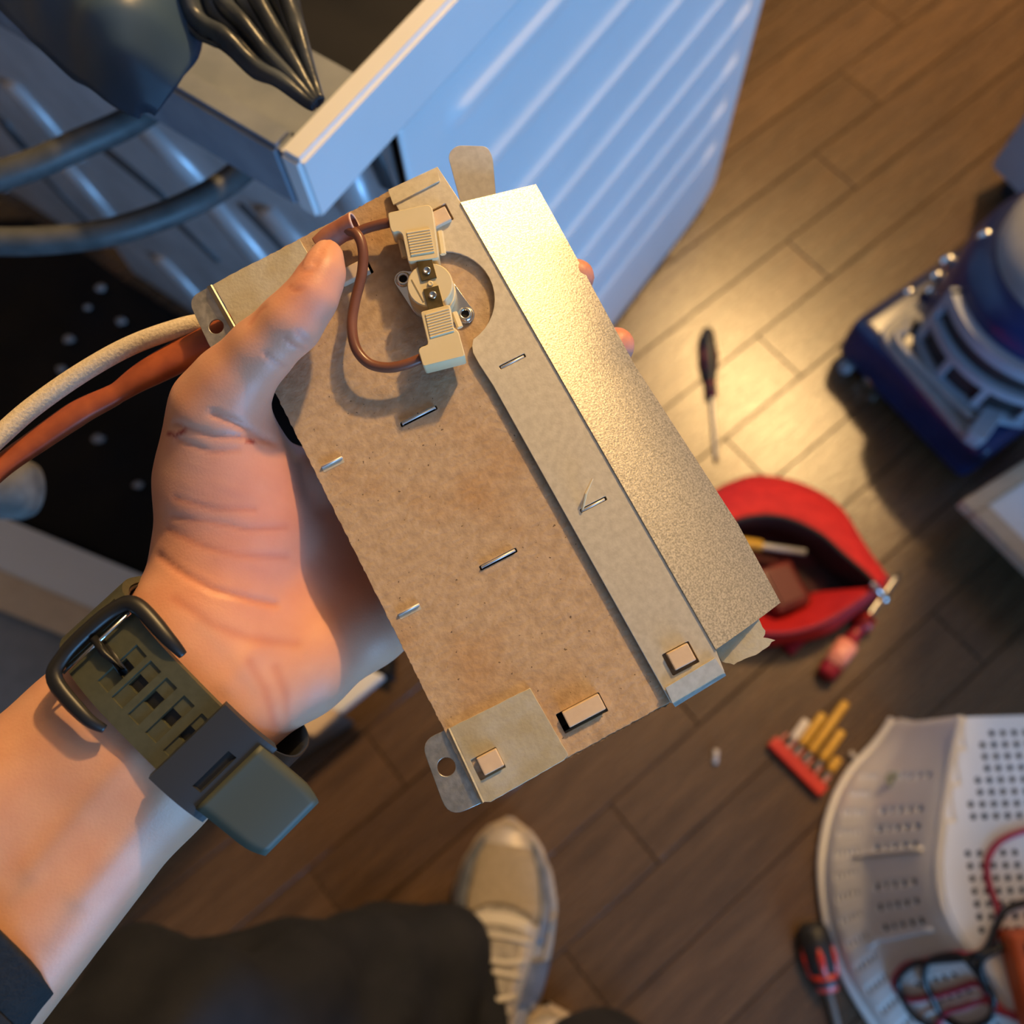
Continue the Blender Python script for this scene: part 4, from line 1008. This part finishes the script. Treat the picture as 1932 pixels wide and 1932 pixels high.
link('case_body', mesh_of(box_bm(.052, .062, .022, .007, seg=3)), M('dark_red_plastic', (.09, .014, .012), (.16, .02, .016), scale=30, rough=.4), tb_, True)
link('case_ridge', mesh_of(box_bm(.036, .046, .004, .0015, (0, 0, .0115))), M('duller_red_plastic', (.13, .022, .018), rough=.5), tb_)

# ================================================================ BLUE VACUUM
m_navy = M('navy_plastic', (.006, .014, .065), (.010, .022, .09), scale=20, rough=.28)
m_ltblue = M('grey_blue_plastic', (.24, .27, .33), (.28, .31, .37), scale=20, rough=.38)
m_vgrey = M('mid_grey_plastic', (.20, .205, .22), (.24, .245, .26), scale=30, rough=.45)
m_slot = M('dark_slot', (.010, .010, .013), rough=.6)
V0 = G(1578, 652, .03); vx = Vector((.575, -.818, 0)); vy = Vector((.818, .575, 0))      # along its front, into its depth
vac = empty('vacuum_cleaner', mw=Matrix(((vx.x, vy.x, 0, V0.x), (vx.y, vy.y, 0, V0.y), (0, 0, 1, 0), (0, 0, 0, 1))))
tag(vac, 'dark blue and grey vacuum cleaner with curved slotted vents on the lit floor', 'vacuum cleaner')
VL, VDp, VH = .245, .27, .085
link('base', mesh_of(box_bm(VL, VDp, VH, .018, (VL / 2, VDp / 2, VH / 2 + .014), seg=3)), m_navy, vac, True)
vl_inv = vac.matrix_world.inverted()
def VG(px, py, z): return vl_inv @ G(px, py, z)
zt = VH + .014
def v_plate(name, pix, z0, z1, mat, holes=(), rad=.01, bev=.002):
    ol = rounded([Vector(VG(px, py, z1)[:2]) for px, py in pix], rad, 5); hs = [rounded([Vector(VG(px, py, z1)[:2]) for px, py in h], .010, 5) for h in holes]
    return link(name, plate_mesh([ol] + hs, z0, z1, bev), mat, vac)
v_plate('grey_tray', [(1655, 625), (1735, 560), (1900, 700), (1880, 790), (1835, 838)], zt - .004, zt + .010, m_vgrey, [[(1696, 640), (1722, 606), (1856, 745), (1835, 782)]], .02)
v_plate('tray_well', [(1690, 640), (1722, 600), (1862, 745), (1836, 788)], zt - .006, zt - .001, m_slot, rad=.01)
hd = [VG(px, py, zt + .016) for px, py in ((1838, 790), (1700, 650), (1708, 622), (1736, 604), (1850, 706))]
link('carry_handle', mesh_of(tube_bm(catmull(hd, 8), .0065, 12, flat=.7)), m_vgrey, vac, True)
v_plate('latch_pad', [(1826, 815), (1858, 835), (1912, 760), (1880, 735)], zt, zt + .024, m_ltblue, rad=.006)
# drum with a curved vent panel on its near side
DC = Vector(VG(1985, 560, .20)[:2]); DR = (Vector(VG(1790, 640, .165)[:2]) - DC).length; dwm = vac.matrix_world @ Vector((DC.x, DC.y, 0))
dm = Matrix.Translation((DC.x, DC.y, 0))
link('drum', mesh_of(lathe_bm([(DR * .99, zt - .002), (DR * .995, .12), (DR, .235), (DR * .96, .262), (DR * .80, .275), (0, .278)], 64, mat=dm)), m_navy, vac, True)
link('drum_cap', mesh_of(lathe_bm([(DR * .83, .270), (DR * .84, .290), (DR * .78, .306), (DR * .5, .318), (0, .322)], 48, mat=dm)), m_vgrey, vac, True)
def drum_ang(px, py, z):
    q = VG(px, py, z); return math.atan2(q.y - DC.y, q.x - DC.x)
g0 = drum_ang(1765, 590, .18); g1 = drum_ang(1932, 770, .15)
if g1 < g0: g1 += 2 * PI
g1 += .15
def arcband(name, a0, a1, z0, z1, r0, r1, mat, n=28):
    v, f = [], []
    for k in range(n + 1):
        a = a0 + (a1 - a0) * k / n; c, s_ = math.cos(a), math.sin(a)
        for r, z in ((r0, z0), (r1, z0), (r1, z1), (r0, z1)): v.append((DC.x + r * c, DC.y + r * s_, z))
    for k in range(n):
        for e in range(4): f.append((k * 4 + e, k * 4 + (e + 1) % 4, k * 4 + 4 + (e + 1) % 4, k * 4 + 4 + e))
    f += [(0, 1, 2, 3), (n * 4 + 3, n * 4 + 2, n * 4 + 1, n * 4)]
    me = py_mesh(v, f); bm = bmesh.new(); bm.from_mesh(me); bmesh.ops.recalc_face_normals(bm, faces=bm.faces); bm.to_mesh(me); bm.free()
    return link(name, me, mat, vac)
arcband('vent_well', g0, g1, .112, .215, DR, DR + .003, m_slot)
for z0, z1 in ((.108, .120), (.160, .174), (.206, .224)): arcband('vent_rim', g0 - .02, g1, z0, z1, DR, DR + .012, m_ltblue)
for k in range(4):
    a = g0 + (g1 - g0) * k / 3.2; arcband('vent_bar', a - .035, a + .035, .115, .166, DR, DR + .010, m_ltblue, 4)
arcband('vent_end', g0 - .05, g0 + .02, .108, .224, DR, DR + .012, m_ltblue, 4)
for px, py, z in ((1655, 712, .016), (1596, 690, .012)):
    o = link('foot', mesh_of(lathe_bm([(0, 0), (.014, 0), (.018, .006), (.018, .022), (.012, .03), (0, .031)], 20)), m_chrome if px > 1640 else m_vgrey, vac, True); o.location = VG(px, py, z) * 1; o.location.z = .002; o.scale = (1.15,) * 3 if px > 1640 else (.6,) * 3
for px, py, z, r in ((1716, 552, .095, .009), (1768, 521, .13, .009), (1758, 548, .11, .008), (1861, 444, .26, .009), (1790, 492, .17, .011), (1775, 572, .11, .007)):
    o = link('shiny_knob', mesh_of(lathe_bm([(0, -.006), (r, -.006), (r, 0), (r * .7, r * .6), (r * .3, r * .85), (0, r * .9)], 20)), m_chrome, vac, True); o.location = VG(px, py, z)
# grey box corner beyond the vacuum, unseen height added to shade basket and floor
m_lav = M('lavender_grey_board', (.34, .33, .37), (.37, .36, .40), scale=12, rough=.7)
gc = G(1842, 352, .0); ge2 = (G(1935, 452, .0) - gc).normalized(); ge1 = Vector((-ge2.y, ge2.x, 0))
gb = empty('cabinet', gc); gbi = Matrix.Translation(-gc); tag(gb, 'plain lavender grey cabinet behind the blue vacuum at the upper right, unseen height added for shade', 'cabinet')
me = prism([gc, gc + ge1 * .40, gc + ge1 * .40 + ge2 * .62, gc + ge2 * .62], (.045), 1.55, .003); me.transform(gbi); link('carcass', me, m_lav, gb)
me = prism([gc + (ge1 + ge2) * .025, gc + ge1 * .38 + ge2 * .025, gc + ge1 * .38 + ge2 * .60, gc + ge2 * .60 + ge1 * .025], .0, .045, 0); me.transform(gbi); link('plinth', me, m_slot, gb)
me = prism([gc - (ge1 + ge2) * .012, gc + ge1 * .41 - ge2 * .012, gc + ge1 * .41 + ge2 * .63, gc + ge2 * .63 - ge1 * .012], 1.55, 1.575, .003); me.transform(gbi); link('added_unseen_cabinet_top', me, m_lav, gb)
# low table with a white top in a wooden edge, at the right
m_oakrim = M('pale_beige_wood', (.44, .35, .25), (.52, .42, .31), scale=30, rough=.55, stretch=(1, 8, 8))
m_wht = M('white_board', (.70, .74, .80), rough=.5)
ZW = .10
w0, w1, w2 = G(1816, 944, ZW), G(1990, 832, ZW), G(1985, 1112, ZW)
fb = empty('step_stool', (w0.x, w0.y, 0)); finv = Matrix.Translation(-fb.location); tag(fb, 'low step with white top and pale wooden edge, at the right below the vacuum', 'step')
u1, u2 = (w1 - w0).normalized(), (w2 - w0).normalized(); A1, A2 = (w1 - w0).length * 1.02, (w2 - w0).length * 1.35
def fpart(name, me, mat): me.transform(finv); return link(name, me, mat, fb)
RT = .021
def quadp(a, b, c, d, z0, z1, bev=.0015): return prism([a, b, c, d], z0, z1, bev)
def tq(a0, a1, b0, b1, z0, z1): return quadp(w0 + u1 * a0 + u2 * b0, w0 + u1 * a1 + u2 * b0, w0 + u1 * a1 + u2 * b1, w0 + u1 * a0 + u2 * b1, z0, z1)
fpart('edge_board', tq(0, A1, 0, RT, ZW - .022, ZW), m_oakrim); fpart('edge_board', tq(0, RT, RT, A2 - RT, ZW - .022, ZW), m_oakrim)
fpart('edge_board', tq(A1 - RT, A1, RT, A2 - RT, ZW - .022, ZW), m_oakrim); fpart('edge_board', tq(0, A1, A2 - RT, A2, ZW - .022, ZW), m_oakrim)
fpart('step_top', tq(RT, A1 - RT, RT, A2 - RT, ZW - .016, ZW - .005), m_wht)
fpart('plinth', tq(.075, A1 - .01, .075, A2 - .01, 0, ZW - .022), m_slot)

# ================================================================ WHITE BASKET, UPSIDE DOWN, AND THE METER ON IT
m_bask = M('white_plastic', (.84, .82, .78), (.88, .86, .83), scale=20, rough=.42)
ZB = .205
bk = empty('laundry_basket', G(1850, 1640, 0)); kinv = Matrix.Translation(-bk.location); tag(bk, 'white perforated plastic laundry basket turned upside down at the lower right', 'basket')
def kpart(name, me, mat, smooth=False, lab=None):
    me.transform(kinv); o = link(name, me, mat, bk, smooth)
    if lab: o['label'] = lab
    return o
NK = 72
rim_px = [(1692, 1356), (1664, 1398), (1640, 1424), (1610, 1458), (1582, 1510), (1563, 1578), (1557, 1650), (1568, 1740), (1596, 1830), (1640, 1910), (1700, 1990), (1790, 2080), (1920, 2170), (2090, 2250)]
top_px = [(1822, 1353), (1812, 1400), (1804, 1440), (1797, 1480), (1789, 1530), (1782, 1585), (1778, 1640), (1786, 1705), (1812, 1762), (1852, 1812), (1905, 1870), (1965, 1950), (2050, 2030), (2170, 2100)]
rimc = resample(catmull([G(*q, .022) for q in rim_px], 10), NK); topc = resample(catmull([G(*q, ZB) for q in top_px], 10), NK)
rx = bk.location; far_dir = (G(1930, 1350, ZB) - G(1822, 1353, ZB)).normalized()
def wallp(u, v):
    i = min(NK - 2, int(u * (NK - 1))); t = u * (NK - 1) - i
    a, b = rimc[i].lerp(rimc[i + 1], t), topc[i].lerp(topc[i + 1], t)
    # flared lower band, steeper upper wall, rounded shoulder
    k = float(np.interp(v, [0, .1, .45, .62, .85, .94, 1], [0, .05, .46, .60, .82, .93, 1.0])); hz_ = float(np.interp(v, [0, .06, .45, .62, .88, .96, 1], [-.10, .05, .30, .52, .93, .99, 1.0]))
    p = a.lerp(b, k); p.z = .022 + (ZB - .022) * hz_; return p
def perforated(fn, us, vs, hole):
    """a skin of cells; hole(i, j) -> size 0..1 of the opening in a cell"""
    v, f, ix = [], [], {}
    def add(p): v.append(p); return len(v) - 1
    cor = [[add(fn(u, w_)) for w_ in vs] for u in us]
    for i in range(len(us) - 1):
        for j in range(len(vs) - 1):
            h = hole(i, j); c = (cor[i][j], cor[i + 1][j], cor[i + 1][j + 1], cor[i][j + 1])
            if not h: f.append(c); continue
            u0, u1_, v0, v1 = us[i], us[i + 1], vs[j], vs[j + 1]; um, vm = (u0 + u1_) / 2, (v0 + v1) / 2
            hu, hv = (h, h) if not isinstance(h, tuple) else h
            ring = [add(fn(um + (u1_ - u0) / 2 * hu * math.cos(a) , vm + (v1 - v0) / 2 * hv * math.sin(a))) for a in [PI * (1.25 + k * .25) for k in range(8)]]
            for k in range(4):
                a, b = c[k], c[(k + 1) % 4]; r0, r1, r2 = ring[2 * k], ring[(2 * k + 1) % 8], ring[(2 * k + 2) % 8]
                f += [(a, r1, r0), (a, b, r1), (b, r2, r1)]
    return py_mesh(v, f)
us = list(np.linspace(0, 1, 53)); vs = [0, .05, .12, .17, .22, .27, .32, .37, .43, .50, .58, .64, .70, .76, .82, .88, .94, 1.0]
def whole(i, j):
    if i < 6 or i > 50 or i % 2 == 0: return 0
    v0 = vs[j]
    if .11 < v0 < .34: return (.75, .50)
    if .49 < v0 < .80 and i % 8 != 1: return (.85, .62)
    return 0
wl_ = kpart('basket_wall', perforated(wallp, us, vs, whole), m_bask, True, 'flaring side wall with rows of holes'); solid(wl_, .0025)
# turned rim lip and stiffening ridges
kpart('rim_lip', mesh_of(tube_bm([p + UZ * -.012 for p in rimc], .006, 10)), m_bask, True)
for u in (.31, .47, .62, .76):
    kpart('wall_ridge', mesh_of(tube_bm([wallp(u, v) + UZ * .0005 for v in np.linspace(.34, .84, 10)], .0028, 6)), m_bask, True)
kpart('shoulder', mesh_of(tube_bm([p + UZ * -.0055 for p in topc], .0065, 10)), m_bask, True)
# top (the basket's bottom) with a grid of holes
tl = topc; far = G(1822, 1353, ZB); ex = far_dir; ey = Vector((ex.y, -ex.x, 0))
if ey.dot(G(1850, 1700, ZB) - far) < 0: ey = -ey
ty = [(p - far).dot(ey) for p in tl]; tx = [(p - far).dot(ex) for p in tl]
DEPTH = max(ty)
def topp(u, v):                                   # u across (0 at the wall), v from the far edge
    yy = v * DEPTH; x0 = float(np.interp(yy, ty, tx)); x1 = .40
    return far + ex * (x0 + (x1 - x0) * u) + ey * yy - UZ * (.004 * min(1, u * 30))
def topp_reg(x, y):
    x0 = float(np.interp(y, ty, tx)); return far + ex * max(x, x0) + ey * y - UZ * .0
hs = .0112; xs = list(np.arange(min(tx), .36, hs)); ysg = list(np.arange(0, DEPTH, hs))
def thole(i, j):
    x, y = xs[i] + hs / 2, ysg[j] + hs / 2; x0 = float(np.interp(y, ty, tx))
    if x < x0 + .020 or y < .012 or j in (9, 10): return 0
    if j < 9: return .62
    if i in (7, 12): return 0
    return .60
kpart('basket_bottom', perforated(topp_reg, xs, ysg, thole), m_bask, False, 'flat bottom with a square grid of holes')
solid(bk.children[0] if False else [c for c in bk.children if c.name.startswith('basket_bottom')][0], .0025)
for px, py in ((1690, 1469),):
    q = min([(wallp(u, v) - G(px, py, .08)).length for u in (0,) for v in (0,)]);
def wall_at(px, py):
    best = None
    for u in np.linspace(0, 1, 60):
        for v in np.linspace(0, 1, 30):
            p = wallp(u, v); c = CW.T @ (np.array(p) - np.array([0, 0, H])); d = (c[0] / c[2] * F + 966 - px) ** 2 + (c[1] / c[2] * F + 966 - py) ** 2
            if best is None or d < best[0]: best = (d, p, u, v)
    return best
bq = wall_at(1689, 1469); kpart('moulded_stud', mesh_of(lathe_bm([(.009, -.002), (.009, .002), (.006, .002), (.005, .0005), (.002, .0005), (.002, .002), (0, .002)], 20, mat=frame_z(bq[1], (-.5, -.3, 1)))), M('grey_stud', (.36, .40, .36), rough=.5), True)
kpart('moulded_slot', mesh_of(box_bm(.006, .024, .002, .0008, tuple(topp_reg((G(1828, 1551, ZB) - far).dot(ex), (G(1828, 1551, ZB) - far).dot(ey)) + UZ * .001))), M('slot_grey', (.30, .29, .30), rough=.6))
def on_basket(px, py, lift=.003):
    p = G(px, py, ZB); d = p - far
    if d.dot(ex) > float(np.interp(d.dot(ey), ty, tx)): return p + UZ * lift
    return wall_at(px, py)[1] + UZ * lift
m_redlead = M('red_test_lead', (.42, .03, .06), (.50, .05, .08), scale=30, rough=.35)
m_blklead = M('black_test_lead', (.012, .012, .012), rough=.35)
def lead(label, pts, mat, lift):
    path = catmull([on_basket(px, py, lift) for px, py in pts], 7); o = link('test_lead', mesh_of(tube_bm(path, .0032, 8)), mat, None, True); tag(o, label, 'test lead', 'meter leads on the basket'); return o
lead('red meter lead curling over the edge of the upturned white basket', [(1960, 1562), (1915, 1572), (1880, 1590), (1860, 1622), (1862, 1665), (1880, 1720), (1874, 1760), (1850, 1795), (1800, 1806), (1740, 1812), (1705, 1828), (1689, 1856), (1704, 1884),
      (1750, 1886), (1800, 1868), (1840, 1858), (1866, 1880), (1900, 1915), (1960, 1925)], m_redlead, .0036)
lead('red meter lead loop lying lowest on the white basket wall', [(1750, 1975), (1764, 1932), (1780, 1905), (1812, 1890), (1850, 1892), (1890, 1906), (1960, 1912)], m_redlead, .0060)
lead('black meter lead crossing the red lead on the white basket', [(1960, 1700), (1925, 1702), (1890, 1715), (1872, 1745), (1855, 1785), (1815, 1800), (1745, 1806), (1712, 1822), (1692, 1852), (1700, 1890), (1730, 1920), (1780, 1950)], m_blklead, .0085)
lead('black meter lead looping inside the red curl on the white basket', [(1960, 1752), (1920, 1772), (1875, 1786), (1848, 1812), (1846, 1850), (1862, 1884), (1850, 1915), (1810, 1935), (1770, 1915), (1748, 1880), (1736, 1840), (1742, 1806), (1790, 1795), (1820, 1820), (1850, 1862)], m_blklead, .0110)
mtr = empty('multimeter', mw=Matrix.Translation(on_basket(1992, 1915, .0)) @ Matrix.Rotation(math.radians(4), 4, 'Z')); tag(mtr, 'multimeter with orange red holster at the right edge on the white basket', 'multimeter')
m_orange = M('orange_red_holster', (.62, .10, .02), (.68, .13, .03), scale=30, rough=.5)
link('holster', mesh_of(box_bm(.076, .15, .030, .008, (0, 0, .016), seg=3)), m_orange, mtr, True)
link('face', mesh_of(box_bm(.056, .13, .004, .0015, (0, 0, .032))), M('meter_face', (.03, .03, .032), rough=.4), mtr)
link('display', mesh_of(box_bm(.044, .030, .002, .0005, (0, .042, .0345))), M('display_glass', (.30, .34, .28), rough=.15), mtr)
link('dial', mesh_of(lathe_bm([(.018, .034), (.017, .040), (.004, .041), (0, .041)], 24)), m_grip, mtr, True)
